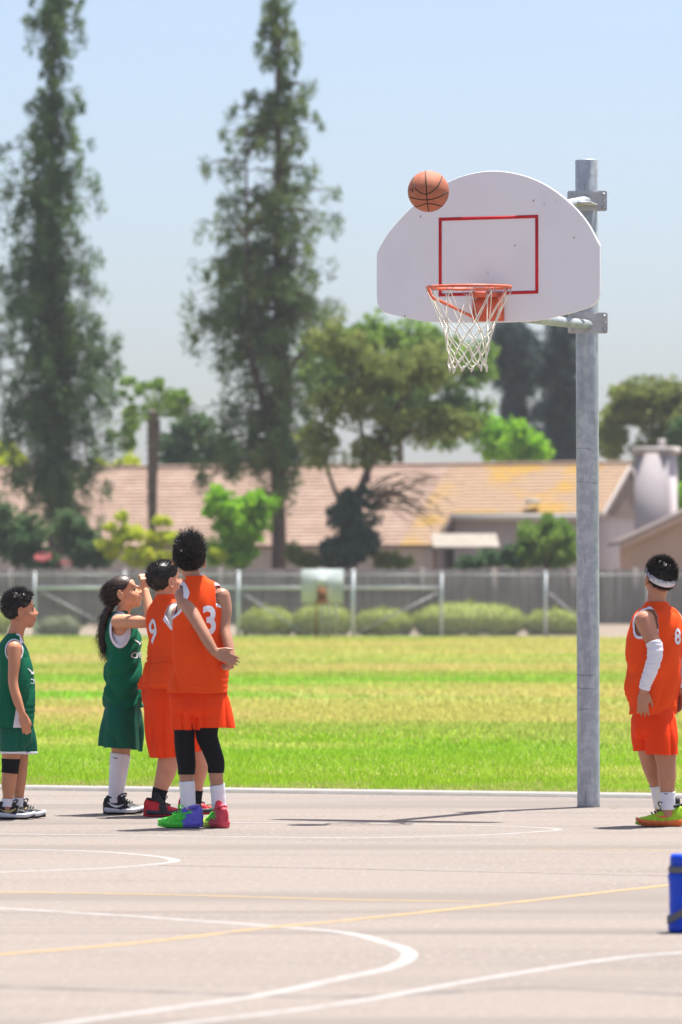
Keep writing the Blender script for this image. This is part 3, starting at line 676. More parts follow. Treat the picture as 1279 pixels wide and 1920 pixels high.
# --- boy in green at the left edge
near = [(27, 1362, -.07, .07), (22, 1405, -.07, .056), (20, 1437, -.07, .045), (17, 1468, -.07, .042), (16, 1490, -.07, .032), (15, 1512, -.07, .03)]
far = [(32, 1362, .07, .07), (38, 1405, .07, .05), (39, 1432, .07, .042), (37, 1465, .07, .038), (36, 1490, .07, .029), (36, 1512, .07, .028)]
def side_panel(V, J, Rv, Fv):                    # white wedge low on the right side seam
    p = J(33, 1363); d = V - p; f = d @ Fv; z = d[:, 2]
    return np.where((d @ Rv) > .03, np.maximum(np.abs(f) - (.028 - z * .16), -.1 + 0 * z) , .5)
def yoke(V, J, Rv, Fv):                          # white shoulder flash
    p = J(44, 1196, -.05); d = V - p
    return np.where((d @ Rv) > -.03, np.maximum(np.abs(d @ Fv) - .02, np.abs(d[:, 2]) - .03), .5)
person('young boy in green jersey and shorts with black knee sleeve at the left edge', 28.4, R_(5), 'a', dict(
    base=(27, 1530), group='players watching the shot',
    torso=[(29, 1363, 0, .15, .106), (29, 1320, 0, .145, .105), (29, 1275, 0, .14, .101), (27, 1240, 0, .135, .097), (24, 1217, 0, .13, .086), (24, 1204, 0, .108, .064), (26, 1194, 0, .07, .052), (29, 1187, 0, .05, .047)],
    head=dict(at=(38, 1146, 0), H=.205, rot=(R_(16), R_(6)), hair=dict(n=2600, len=.042, grow=.045, bump=.03, freq=7, curl=.003, turns=.8, comb=(0, .5, .35), lift=.45, wob=.22, seg=5, w=.0022, z0=.12)),
    neck=[(34, 1172, 0, .043), (29, 1192, 0, .046), (28, 1205, 0, .055)],
    arms=[dict(s=1, line=[(27, 1216, -.122, .043), (27, 1242, -.145, .035), (25, 1280, -.17, .028), (33, 1312, -.185, .027), (42, 1338, -.195, .02)], hand=((.28, 0, -1), (-.2, .9, 0)), size=.13, kw=dict(side=1, curl=(.3, .35, .3), spread=.03, thumb=(.85, .35, .2)), hole=(.047, .060), trim=.005),
          dict(s=-1, line=[(24, 1215, .115, .038), (25, 1242, .128, .034), (25, 1280, .135, .028), (30, 1312, .13, .027), (34, 1338, .125, .02)], hand=((.2, 0, -1), (-.2, -.9, 0)), size=.125, kw=dict(side=-1), hole=(.047, .060), trim=.005)],
    legs=[near, far], jersey=M['green'], folds=dict(amp=.007, seed=3, slant=.3, creases=[(1335, .05, .003), (1290, .04, .0015)]), vneck=(40, 1192, .04, .09), panels=[side_panel, yoke],
    prints=[('OVERTIME', .028, .0, 1277, False, 1.0, .01), ('0', .15, .0, 1258, True, 1, .03)], marks=[(.12, .06, 1262, S_WHT)],
    shorts=dict(mat=M['green2'], trim=True, pelvis=[(29, 1345, 0, .12, .085), (29, 1370, 0, .138, .095), (30, 1390, 0, .135, .092), (30, 1398, 0, .1, .07)],
                legs=[[(26, 1365, -.06, .082), (24, 1390, -.068, .078), (24, 1413, -.07, .070)], [(38, 1365, .06, .075), (44, 1390, .068, .068), (47, 1413, .07, .06)]]),
    tubes=[('knee_sleeve', near, 1422, 1450, .004, M['tights'], .001), ('sock', near, 1497, 1512, .006, M['cloth_white'], .001), ('sock', far, 1495, 1512, .006, M['cloth_white'], .001)],
    shoes=[(-5, -.07, R_(0), .215, ST1), (15, .07, R_(2), .215, ST1)]))

# --- girl in green shading her eyes
near = [(228, 1328, -.06, .075), (226, 1375, -.06, .058), (224, 1405, -.06, .046), (221, 1432, -.06, .041), (218, 1462, -.06, .036), (215, 1488, -.06, .03), (214, 1505, -.06, .03)]
far = [(234, 1328, .06, .075), (233, 1375, .06, .056), (231, 1405, .06, .045), (228, 1432, .06, .04), (224, 1462, .06, .035), (221, 1488, .06, .03), (220, 1505, .06, .03)]
person('girl in green jersey with long dark ponytail shading her eyes with a raised hand', 29.04, R_(2), 'b', dict(
    base=(228, 1525), group='players watching the shot',
    torso=[(231, 1326, 0, .15, .107), (231, 1290, 0, .146, .107), (232, 1250, 0, .14, .107), (233, 1215, 0, .135, .101), (231, 1190, 0, .132, .096), (229, 1172, 0, .128, .084), (225, 1160, 0, .112, .064), (224, 1152, 0, .075, .05), (226, 1146, 0, .05, .045)],
    head=dict(at=(234, 1113, 0), H=.205, rot=(R_(-6), R_(20)), kind='girl', hair=dict(mat=M['hair_brown'], n=2200, len=.05, grow=.035, bump=.008, freq=20, comb=(0, -1.6, -.5), lift=.12, seg=4, w=.0014, z0=-.6, wob=.12,
        tail=[(208, 1136, 0, .024), (200, 1152, 0, .024), (194, 1172, 0, .025), (192, 1195, 0, .023), (194, 1214, 0, .016), (198, 1228, 0, .005)])),
    neck=[(235, 1138, 0, .038), (228, 1153, 0, .042), (227, 1165, 0, .055)],
    arms=[dict(s=1, line=[(222, 1166, -.105, .044), (236, 1165, -.13, .041), (258, 1166, -.16, .037), (280, 1163, -.18, .034), (279, 1140, -.16, .031), (273, 1108, -.12, .021)], hand=((-.08, .06, 1), (-.35, .93, 0)), size=.135, kw=dict(side=1, curl=(.55, .9, .8), thumb=(.25, 1, .1)), hole=(.05, .085), shift=(-.045, .01), trim=.012),
          dict(s=-1, line=[(228, 1168, .105, .042), (232, 1200, .125, .035), (236, 1235, .13, .03), (241, 1262, .125, .027), (246, 1290, .12, .021)], hand=((.2, 0, -1), (-.2, -.9, 0)), size=.125, kw=dict(side=-1), hole=(.05, .085), shift=(-.04, .01), trim=.012)],
    legs=[near, far], jersey=M['green'], folds=dict(amp=.0125, seed=12, slant=1.0, vert=1.8, creases=[(1300, .05, .003)]), under=(M['cloth_white'], (.05, .06), (-.02, .005)),
    prints=[('OVERTIME', .035, .02, 1228, False, 1.0, .012)], marks=[(.12, .05, 1208, S_WHT)],
    shorts=dict(mat=M['green2'], seed=9, amp=.014, tilt=-.1, pelvis=[(231, 1305, 0, .13, .09), (230, 1335, 0, .142, .105), (229, 1360, 0, .145, .108), (229, 1375, 0, .11, .085)],
                legs=[[(228, 1335, -.055, .1), (226, 1370, -.06, .112), (225, 1402, -.06, .113)], [(232, 1335, .055, .1), (232, 1370, .06, .11), (232, 1404, .06, .107)]]),
    tubes=[('sock', near, 1411, 1505, .005, M['cloth_white'], .001), ('sock', far, 1412, 1505, .005, M['cloth_white'], .001)], sock_logo=[(212, 1426, .04, S_BLK)],
    shoes=[(194, -.06, R_(-2), .23, ST2), (198, .06, R_(2), .23, ST2)]))

# --- stocky boy in orange, half hidden
near = [(322, 1305, -.03, .08), (318, 1370, -.05, .078), (318, 1410, -.05, .063), (312, 1445, -.05, .058), (304, 1470, -.05, .046), (299, 1488, -.05, .038), (296, 1508, -.05, .036)]
far = [(338, 1300, .1, .095), (360, 1370, .13, .07), (372, 1405, .15, .056), (374, 1440, .16, .05), (369, 1470, .19, .04), (365, 1505, .2, .036)]
person('stocky boy in orange jersey and red shoes half hidden behind the tallest player', 28.76, R_(38), 'c', dict(
    base=(315, 1528), group='players watching the shot',
    torso=[(315, 1292, 0, .175, .143), (316, 1276, 0, .175, .14), (321, 1252, 0, .165, .13), (326, 1234, 0, .155, .12), (323, 1200, 0, .155, .116), (319, 1167, 0, .152, .11), (315, 1146, 0, .14, .088), (311, 1131, 0, .1, .064), (309, 1122, 0, .062, .054), (309, 1115, 0, .052, .05)],
    head=dict(at=(311, 1090, 0), H=.215, rot=(R_(32), R_(14)), hair=dict(n=2600, len=.026, grow=.04, bump=.015, comb=(0, .5, .15), lift=.6, wob=.15, w=.0016)),
    neck=[(308, 1112, 0, .05), (309, 1128, 0, .054), (311, 1142, 0, .06)],
    arms=[dict(s=1, line=[(338, 1150, -.115, .05), (346, 1185, -.1, .043), (352, 1215, -.06, .036), (362, 1240, 0, .032), (372, 1255, .07, .024)], hand=((.5, .8, -.1), (0, 0, -1)), size=.135, hole=(.072, .09), shift=(-.02, 0), trim=.012),
          dict(s=-1, line=[(296, 1150, .115, .05), (306, 1185, .18, .043), (318, 1210, .22, .036), (332, 1235, .27, .032), (345, 1250, .32, .024)], hand=((.5, .8, -.1), (0, 0, -1)), size=.135, kw=dict(side=-1), hole=(.072, .09), shift=(-.02, 0), trim=.012)],
    legs=[near, far], jersey=M['orange'], folds=dict(amp=.006, seed=21, creases=[(1238, .035, .0055), (1284, .028, .004), (1215, .03, .002)]), under=(M['grey_cloth'], (.03, .03), (0, 0)),
    prints=[('9', .145, -.02, 1184, True, .75, .012)],
    shorts=dict(mat=M['orange2'], seed=14, amp=.010, pelvis=[(318, 1268, 0, .145, .115), (316, 1295, 0, .165, .135), (318, 1330, 0, .16, .13), (320, 1345, 0, .12, .1)],
                legs=[[(309, 1310, -.05, .122), (310, 1360, -.05, .113), (314, 1420, -.05, .09)], [(340, 1310, .08, .12), (352, 1360, .11, .1), (360, 1409, .13, .066)]]),
    tubes=[('sock', near, 1478, 1508, .004, M['tights'], .001), ('sock', far, 1478, 1505, .004, M['tights'], .001)], sock_logo=[(297, 1485, .03, S_WHT)],
    shoes=[(270, -.13, R_(24), .235, ST3), (335, .16, R_(24), .235, ST3)]))

# --- tallest boy, back to the camera, hands clasped behind
lf = [(350, 1300, 0, .075), (346, 1345, 0, .06), (346, 1378, 0, .052), (347, 1405, 0, .05), (350, 1432, 0, .046), (350, 1455, 0, .041), (352, 1485, 0, .037), (354, 1520, 0, .036)]
rt = [(395, 1300, .01, .075), (390, 1345, .01, .066), (388, 1378, .01, .056), (397, 1405, 0, .048), (405, 1430, 0, .044), (405, 1452, 0, .039), (409, 1485, .01, .035), (411, 1520, .01, .034)]
person('tallest boy in orange number 3 jersey and black tights, hands clasped behind his back', 27.3, R_(101), 'd', dict(
    base=(372, 1548), group='players watching the shot',
    torso=[(373, 1299, 0, .160, .130), (375, 1270, 0, .152, .115), (375, 1230, 0, .148, .11), (375, 1190, 0, .143, .105), (375, 1152, 0, .141, .098), (376, 1126, 0, .14, .086), (376, 1108, 0, .13, .072), (374, 1096, 0, .102, .06), (368, 1087, 0, .068, .054), (364, 1080, 0, .056, .05)],
    head=dict(at=(354, 1049, 0), H=.212, rot=(R_(92), R_(16), R_(-4)), hair=dict(n=3200, len=.085, base=.12, grow=.03, bump=.03, freq=8, curl=.0065, turns=2.0, comb=(0, 0, .7), lift=1, wob=.3, seg=9, w=.0019, z0=.16)),
    neck=[(357, 1070, 0, .05), (361, 1085, 0, .051), (364, 1098, 0, .06)],
    arms=[dict(s=-1, line=[(343, 1117, -.02, .047), (351, 1134, -.065, .043), (364, 1156, -.11, .037), (380, 1184, -.15, .033), (391, 1204, -.17, .031), (402, 1222, -.185, .024)], hand=((.85, -.05, -.38), (.1, .95, -.3)), size=.15, kw=dict(side=1, curl=(.2, .3, .25), thumb=(.5, .3, -.2)), hole=(.066, .085), shift=(-.025, .0), trim=.013),
          dict(s=1, line=[(416, 1118, -.01, .046), (422, 1142, -.02, .038), (421, 1176, -.04, .032), (427, 1202, -.08, .03), (433, 1228, -.12, .024)], hand=((-.12, -.05, -1), (-.75, .6, 0)), size=.135, kw=dict(side=1, curl=(1.1, 1.2, .9), thumb=(.5, .5, .5)), hole=(.060, .062), shift=(-.002, .0), trim=.013)],
    legs=[lf, rt], jersey=M['orange'], **{'in': .042}, folds=dict(amp=.008, seed=31, slant=.25, vert=1.6, creases=[(1275, .05, .0025), (1215, .05, .0018)]),
    prints=[('3', .16, .034, 1163, True, .85, .03)],
    shorts=dict(mat=M['orange2'], seed=19, amp=.014, pelvis=[(373, 1278, 0, .12, .085), (374, 1305, 0, .135, .10), (376, 1330, 0, .15, .11), (376, 1342, 0, .12, .09)],
                legs=[[(348, 1310, 0, .09), (346, 1340, 0, .078), (345, 1368, 0, .066)], [(394, 1310, .01, .095), (399, 1338, .01, .1), (403, 1364, .01, .105)]]),
    tubes=[('tights', lf, 1355, 1453, .004, M['tights'], .0008), ('tights', rt, 1355, 1450, .004, M['tights'], .0008), ('sock', lf, 1463, 1518, .005, M['cloth_white'], .0012), ('sock', rt, 1467, 1518, .005, M['cloth_white'], .0012)],
    shoes=[(381, -.02, R_(176), .245, ST4), (424, -.09, R_(118), .245, ST5)]))

# --- boy in orange with headband
nr = [(1232, 1340, -.01, .06), (1244, 1395, -.04, .068), (1249, 1430, -.05, .054), (1250, 1457, -.05, .05), (1251, 1485, -.05, .039), (1252, 1518, -.05, .036)]
fr = [(1214, 1340, .02, .06), (1214, 1395, .04, .06), (1218, 1430, .06, .048), (1226, 1455, .08, .044), (1233, 1480, .1, .035), (1238, 1514, .12, .032)]
person('boy in orange jersey with white headband and arm sleeves at the right edge', 27.5, R_(130), 'e', dict(
    base=(1236, 1545), group='players watching the shot',
    torso=[(1222, 1339, 0, .14, .105), (1224, 1300, 0, .15, .107), (1226, 1250, 0, .16, .115), (1228, 1212, 0, .165, .118), (1231, 1182, 0, .164, .117), (1233, 1158, 0, .15, .1), (1233, 1144, 0, .122, .077), (1232, 1135, 0, .078, .06), (1231, 1128, 0, .056, .054)],
    head=dict(at=(1236, 1087, 0), H=.212, rot=(R_(112), R_(16), R_(-3)), band=.02, hair=dict(n=3400, len=.04, grow=.03, bump=.02, comb=(0, 0, .6), lift=1, wob=.12, w=.0015, z0=.12)),
    neck=[(1232, 1112, 0, .051), (1231, 1128, 0, .053), (1232, 1142, 0, .06)],
    arms=[dict(s=-1, line=[(1209, 1163, -.118, .056), (1218, 1188, -.145, .046), (1228, 1216, -.17, .038), (1224, 1245, -.175, .034), (1214, 1272, -.17, .029), (1207, 1294, -.16, .024)], hand=((-.06, 0, -1), (.25, .95, 0)), size=.15, kw=dict(side=1, curl=(.2, .3, .3), spread=.09, thumb=(.75, .45, .2)), hole=(.060, .074), shift=(-.012, .0), trim=.013),
          dict(s=1, line=[(1262, 1160, .095, .05), (1276, 1190, .11, .044), (1284, 1222, .11, .037), (1283, 1250, .1, .033), (1280, 1275, .08, .028), (1278, 1296, .06, .024)], hand=((-.1, 0, -1), (-.9, -.5, 0)), size=.135, kw=dict(side=1), hole=(.07, .08), shift=(-.02, 0), trim=.013)],
    legs=[nr, fr], jersey=M['orange'], folds=dict(amp=.009, seed=41, slant=-.6, vert=1.8, creases=[(1305, .05, .0025), (1240, .05, .002)]),
    prints=[('8', .09, .045, 1193, True, .8, .03)],
    shorts=dict(mat=M['orange2'], seed=23, amp=.012, pelvis=[(1222, 1318, 0, .10, .065), (1223, 1345, 0, .112, .078), (1224, 1370, 0, .12, .085), (1224, 1384, 0, .1, .075)],
                legs=[[(1238, 1350, -.02, .085), (1241, 1385, -.035, .092), (1242, 1414, -.045, .088)], [(1212, 1350, .02, .085), (1210, 1380, .04, .076), (1209, 1408, .05, .066)]]),
    tubes=[('sock', nr, 1482, 1518, .004, M['cloth_white'], .001), ('sock', fr, 1470, 1514, .004, M['cloth_white'], .001)], sock_logo=[(1258, 1494, .035, S_BLK)],
    shoes=[(1282, -.05, R_(176), .262, ST6), (1300, .13, R_(172), .262, ST6)]))
# the two arm sleeves of that boy
p_or = [o for o in col.objects if o.type == 'EMPTY' and o.get('label', '').startswith('boy in orange jersey with white')][0]
Jr = lambda x, y, o=0.0: at(x, y, 27.5 + o)
for line in ([(1209, 1163, -.118, .056), (1218, 1188, -.145, .046), (1228, 1216, -.17, .038), (1224, 1245, -.175, .034), (1214, 1272, -.17, .029), (1207, 1294, -.16, .024)],
             [(1262, 1160, .095, .05), (1276, 1190, .11, .044), (1284, 1222, .11, .037), (1283, 1250, .1, .033), (1280, 1275, .08, .028), (1278, 1296, .06, .024)]):
    v, f = sleeve(line, 1203, 1293, .0045, Jr); v = catmull(v.reshape(-1, 24 * 3), 70).reshape(-1, 3); f = grid_faces(70, 24)
    q = np.c_[v[:, 0] * 14, v[:, 1] * 14, v[:, 2] * 75]; v = v + normals(v, f) * (.0035 * (1 - 2 * np.abs(vnoise(q, 3))))[:, None]
    obj('arm_sleeve', v, f, M['cloth_white'], p_or, thick=.002)

# ------------------------------------------------------------------ the hoop
DP = 30.0
pole_b = at(1103.5, 1513, DP); PX = pole_b[0]
hoop = empty('basketball_hoop', (PX, DP, 0), 'white fan shaped backboard with red rim and net on galvanized pole', 'basketball hoop')
ptop = at(1100.5, 299, DP)
pr = .0675
pv, pf = tube([(PX, DP, -.02), (PX - .001, DP, .02), ((PX + ptop[0]) / 2, DP, 2), (ptop[0], DP, ptop[2] - .004), (ptop[0], DP, ptop[2])], [pr * 1.02, pr, pr, pr, pr * .97], 36, caps=True, round_caps=False)
pole = obj('pole', pv, pf, M['galv'], hoop)
for y in (842, 905, 1265, 1290, 1330):
    p = at(1102, y, DP); obj('scratch_ring', *tube([p + np.array([math.cos(q) * (pr + .0006), math.sin(q) * (pr + .0006), .004 * math.sin(q * 2 + y)]) for q in np.linspace(3.3, 3.3 + rng.uniform(1.5, 3), 14)], .0012, 5), M['rubber'], pole)
BD = 28.75; bc = at(914, 470, BD); bs = FPX / BD
BU = np.array([math.cos(R_(18)), -math.sin(R_(18)), 0]); BN = np.array([-math.sin(R_(18)), -math.cos(R_(18)), 0])
def bl(x, y, n=0.0):                             # board plane point for photo pixel, n metres in front of it
    return bc + BU * ((x - 914) / (bs * math.cos(R_(18)))) + np.array([0, 0, -(y - 470) / bs]) + BN * n
arc = [(707, 470), (716, 452), (735, 424), (770, 387), (815, 353), (865, 329), (920, 320), (975, 328), (1025, 350), (1070, 386), (1100, 422), (1122, 464)]
arc = catmull(np.array([(x, y, 0) for x, y in arc]), 60)[:, :2]
low = catmull(np.array([(1122, 464, 0), (1122, 520, 0), (1121, 555, 0), (1116, 569, 0), (1100, 580, 0), (1050, 594, 0), (998, 603, 0), (915, 604.5, 0), (815, 602, 0), (770, 594.5, 0), (735, 586, 0), (718, 579, 0), (709, 566, 0), (707, 540, 0), (707, 472, 0)]), 90)[1:-1, :2]
ol = np.vstack([arc, low]); k = len(ol)
V = np.vstack([[bl(x, y, 0) for x, y in ol], [bl(914 + (x - 914) * .985, 470 + (y - 470) * .98, .012) for x, y in ol], [bl(914 + (x - 914) * .985, 470 + (y - 470) * .98, -.02) for x, y in ol]])
V = np.vstack([[bl(914 + (x - 914) * .996, 470 + (y - 470) * .996, .004) for x, y in ol], [bl(x, y, .0) for x, y in ol], [bl(x, y, -.02) for x, y in ol], [bl(914 + (x - 914) * .97, 470 + (y - 470) * .97, -.03) for x, y in ol]])
board = obj('backboard', V, [tuple(range(k)), tuple(range(3 * k, 4 * k))[::-1]] + [tuple(f) for f in grid_faces(4, k)], M['board'], hoop, smooth=False)
def bquad(name, x0, y0, x1, y1, n0, n1, m, par, dy=0):
    V = [bl(x, y + (dy if x == x1 else 0), n) for n in (n0, n1) for y in (y0, y1) for x in (x0, x1)]
    return obj(name, V, box(0, 1, 0, 1, 0, 1)[1], m, par, smooth=False)
sq = [(824, 405.5, 1009, 411.5, -1.0), (824, 411.6, 829.5, 548, 0), (1003.5, 410.8, 1009, 549, 0), (824, 548.1, 1009, 554, -2.0)]
for x0, y0, x1, y1, dy in sq: bquad('target_square', x0, y0, x1, y1, .0045, .0065, M['red'], board, dy)
for x, y in ((1075, 449), (790, 402), (966, 461), (760, 590), (1000, 378)):
    s = np.array([(-.0035, -.010), (.003, -.002), (.0045, .009), (-.002, .006)]); V = [bl(x, y, .0056) + BU * q[0] + np.array([0, 0, q[1] * rng.uniform(.5, 1)]) for q in s]
    obj('rust_chip', V, [(0, 1, 2, 3)], M['rust'], board, smooth=False)
# rim
RD = .245
rc = bl(917, 546, .40); rr = .2365
a_ = np.linspace(0, 2 * np.pi, 64)
rimt = tube([rc + BU * rr * math.cos(q) + BN * rr * math.sin(q) + np.array([0, 0, -.004 * math.sin(q)]) for q in a_], .0085, 12, caps=False)
rim = obj('rim', *rimt, M['rim'], hoop)
bquad('mounting_plate', 888, 549, 946, 602, .005, .018, M['rim'], rim)
pc = bl(917, 551, .018)
obj('neck_bracket', np.array([pc + BU * u + BN * n + np.array([0, 0, z]) for n, w in ((0, .075), (.15, .055)) for z in (-.022, .006) for u in (-w, w)]), box(0, 1, 0, 1, 0, 1)[1], M['rim'], rim, smooth=False)
for s in (-1, 1):
    q0 = rc + BU * rr * s * .97 + BN * .02 + np.array([0, 0, -.008])
    pts = [q0, q0 + BU * -s * .02 + np.array([0, 0, -.045]), q0 + BU * -s * .06 - BN * .06 + np.array([0, 0, -.07]), bl(917 + s * 22, 597, .018)]
    obj('brace', *tube(pts, .009, 10, 24), M['rim'], rim)
for x, y in ((895, 592), (938, 592), (895, 558), (938, 558)):
    p = bl(x, y, .018); obj('bolt', *tube([p, p + BN * .008], .009, 8, round_caps=False), M['steel'], rim)
hooks = [2 * np.pi * (i + .35) / 12 for i in range(12)]
def rp(q, r, z): return rc + BU * r * math.cos(q) + BN * r * math.sin(q) + np.array([0, 0, z])
for q in hooks:
    pts = [rp(q + .10, rr, -.008), rp(q + .06, rr, -.022), rp(q, rr, -.028), rp(q - .06, rr, -.022), rp(q - .10, rr, -.008)]
    obj('net_hook', *tube(pts, .0025, 6, 12), M['steel'], rim)
rows = [(-.026, .236), (-.195, .162), (-.245, .14), (-.295, .126), (-.345, .116), (-.39, .108), (-.43, .105), (-.462, .107)]
nodes = []; axis_drift = lambda z: BU * (-.012 * (z / .46)) * -1 + BN * .01 * (z / .46)
for i, (z, r) in enumerate(rows):
    row = []
    for j in range(12):
        q = hooks[j] + (np.pi / 12 if i % 2 else 0); w = .0 if i == 0 else .006
        row.append(rp(q + rng.normal(0, w * 4), r * (1 + rng.normal(0, w * 4)), z + rng.normal(0, w)) + axis_drift(z))
    nodes.append(row)
cords = []
for i in range(len(rows) - 1):
    for j in range(12):
        for dj in ((0, -1) if i % 2 == 0 else (0, 1)):
            A, Bq = nodes[i][j], nodes[i + 1][(j + dj) % 12]; mid = (A + Bq) / 2 + rng.normal(0, .003, 3)
            cords.append(tube([A, mid, Bq], [.0028, .0028, .003] if i == 0 else .0036, 6, 5))
for i in range(1, len(rows)):
    for j in range(12): cords.append(ellipsoid(nodes[i][j], (.0062, .0062, .008 if i < len(rows) - 1 else .014), n=8, m=6))
obj('net', *join(cords), M['net'], hoop)
# support arms and clamps
def arm(name, p, q, r, m=None): return obj(name, *tube([p, (np.array(p) + q) / 2, q], r, 20, round_caps=False), m or M['galv'], hoop)
pc1, pc2 = at(1101, 377, DP), at(1102, 606, DP)
for nm, pcx, (y0, y1) in (('clamp_plate', pc1, (356, 394)), ('clamp_plate', pc2, (588, 627))):
    h = (y1 - y0) / 315 / 2
    front = []
    q = np.linspace(-1, 1, 15); prof = []
    for t in q:
        x = t * .118; yy = -math.sqrt(max(0, (pr + .004) ** 2 - x * x)) if abs(x) < pr * .78 else -.042
        prof.append((x, yy))
    V = []
    for z in (-h, -h + .008, h - .008, h):
        sc = .93 if abs(z) == h else 1
        V += [pcx + np.array([x * sc, yy, z]) for x, yy in prof] + [pcx + np.array([x * sc, yy + .008, z]) for x, yy in prof[::-1]]
    n = len(prof) * 2; cp = obj(nm, V, [tuple(f) for f in grid_faces(4, n)] + [tuple(range(n))[::-1], tuple(range(3 * n, 4 * n))], M['steel'], hoop, smooth=False)
    for sx in (-1, 1):
        for z in (-.6, 0, .6):
            b = pcx + np.array([sx * .098, -.042, z * h * 1.05]); obj('bolt', *tube([b, b + np.array([0, -.012, 0])], .011, 8, round_caps=False), M['steel'], cp)
bh1, bh2 = bl(930, 398, -.03), bl(930, 590, -.03)
arm('upper_arm', pc1 + np.array([-.005, -.06, .0]), bl(925, 410, -.028), .03)
arm('lower_arm', pc2 + np.array([-.0, -.06, -.012]), bl(925, 588, -.028), .03)
for sx in (-1, 1):
    arm('strut', bl(914 + sx * 90, 420, -.028), bl(914 + sx * 90, 575, -.028), .014, M['steel'])
pg = at(1095, 383, DP)
obj('shelf_plate', *[(np.array([pc1 + np.array([x, y, z]) for z in (-.032, -.02) for y, x0, x1 in ((-.26, -.10, .01), (-.055, -.06, .06)) for x in (x0, x1)])), box(0, 1, 0, 1, 0, 1)[1]], M['steel'], hoop, smooth=False)

# ------------------------------------------------------------------ the ball
bp = at(803.5, 358, 28.35); br = .1165
ball = empty('basketball', bp, 'orange brown basketball in the air just above the backboard corner', 'basketball')
ball.location = bp
obj('ball_skin', *ellipsoid(bp, (br, br, br), n=56, m=36), M['ball'], ball)
Bb = frame(R_(-83), R_(24), R_(4))
seams = []
for uv in ([(-.16, .97), (-.13, .4), (-.1, -.25), (-.05, -.65), (0, -.98)], [(-.93, -.3), (-.55, -.43), (-.13, -.48), (.4, -.38), (.96, -.06)], [(-.72, .67), (-.78, .42), (-.55, -.02), (-.13, -.22), (.3, .02), (.56, .42), (.66, .72)], [(-.66, -.74), (-.5, -.76), (-.04, -.65), (.54, -.73), (.66, -.74)]):
    c_ = catmull(np.array([(u, 0, v) for u, v in uv]), 30); q_ = c_[:, 0] ** 2 + c_[:, 2] ** 2; c_ = c_ / np.maximum(1, np.sqrt(q_) / .995)[:, None]; c_[:, 1] = -np.sqrt(np.maximum(0, 1 - c_[:, 0] ** 2 - c_[:, 2] ** 2))
    c_ /= np.linalg.norm(c_, axis=1)[:, None]; seams += [c_, -c_]
Bb = np.eye(3)
for sm_ in seams: obj('seam', *tube([bp + Bb @ np.array(p) * (br + .0002) for p in sm_], .0028, 6, caps=False), M['black'], ball)
sph = ellipsoid(bp, (br, br, br), n=40, m=28)
decal('lettering', text_mesh('m', .022, .02), (sph[0], tri(sph[1])), bp + np.array([-.102, -.4, -.0]), (1, 0, 0), (0, 0, 1), (0, 1, 0), M['black'], ball, off=.001)

# ------------------------------------------------------------------ water jug
JD = HC * FPX / (1747 - HOR); jb = at(1283, 1747, JD); jb[2] = 0; js = FPX / JD
jug = empty('water_jug', jb, 'blue plastic water jug with grey band and strap at the right edge', 'water jug')
hgt = (1747 - 1600) / js
prof = [(.052, 0), (.060, .004), (.0625, .012), (.0625, .04), (.058, .055), (.0565, .075), (.058, .10), (.0575, .13), (.0585, .16), (.0595, .185), (.0625, .20), (.0625, .213), (.058, .222)]
V, F = lathe(prof); obj('bottle_body', V + jb, F, M['jug'], jug)
V, F = lathe([(.056, .222), (.061, .224), (.061, .244), (.056, .247)]); obj('grey_band', V + jb, F, M['rubber'], jug)
V, F = lathe([(.050, .246), (.0555, .248), (.054, hgt - .012), (.050, hgt - .002), (.02, hgt)]); obj('cap', V + jb, F, M['jug'], jug)
q = np.linspace(0, 2 * np.pi, 40); V = []
for t in q:
    zc = .085 + .04 * math.cos(t - math.pi * .0); V += [jb + np.array([math.cos(t) * r, math.sin(t) * r, zc + z]) for r, z in ((.060, -.014), (.066, -.014), (.066, .014), (.060, .014))]
obj('strap', V, [tuple(f) for f in grid_faces(40, 4)], M['rubber'], jug, smooth=False)
# fallen leaves on the court
M['leaf_dry'] = mat('leaf_dry', (.30, .24, .05), (.2, .12, .04), 60, trans=.2)
for (x, y, s, lab) in ((1153, 1515.5, .022, 'small dry leaf on the court right of the pole'), (232, 1645, .010, 'tiny dark leaf scrap on the open court by the small arc'), (715, 1533, .012, 'tiny brown leaf on the court left of the pole')):
    p = gd(x, y); q = np.array([(-1.6, 0, .3), (-.7, .6, .15), (.6, .5, .25), (1.7, .1, .7), (.6, -.5, .3), (-.7, -.5, .12)]) * s; q[:, 2] += .006
    tag(obj('fallen_leaf', p + q, [(0, 1, 5), (1, 2, 4, 5), (2, 3, 4)], M['leaf_dry'], thick=.001), lab, 'leaf')

# ------------------------------------------------------------------ far fences, field hoop
LD = 157.0; ls = FPX / LD
M['post'] = mat('post', (.66, .68, .70), (.58, .60, .62), 3, rough=.5, metal=.2)
M['wire'] = mat('wire', (.34, .35, .36), rough=.5, metal=.2)
clf = empty('chain_link_fence', (0, LD, 0), 'grey chain link fence with pale posts across the far side of the field', 'fence')
xs = [-740, -540, -345, -150, 65, 233, 447, 662, 828, 1023, 1215, 1420, 1620, 1820, 2020]; tops = [1073, 1074, 1073, 1073, 1074, 1074, 1073, 1070, 1075, 1073, 1074, 1074, 1073, 1074, 1073]
X = lambda x: (x - 639.5) / ls
zt = HC + (HOR - 1078) / ls; zr = HC + (HOR - 1102) / ls
for x, y in zip(xs, tops):
    z = HC + (HOR - y) / ls; r = .062 if x in (447, 662) else .048
    po = obj('post', *tube([(X(x), LD, -.05), (X(x), LD, 1), (X(x), LD, z)], r, 12, round_caps=False), M['post'], clf); obj('post_cap', *ellipsoid((X(x), LD, z), (r * 1.15, r * 1.15, r * .8), n=12, m=8), M['post'], po)
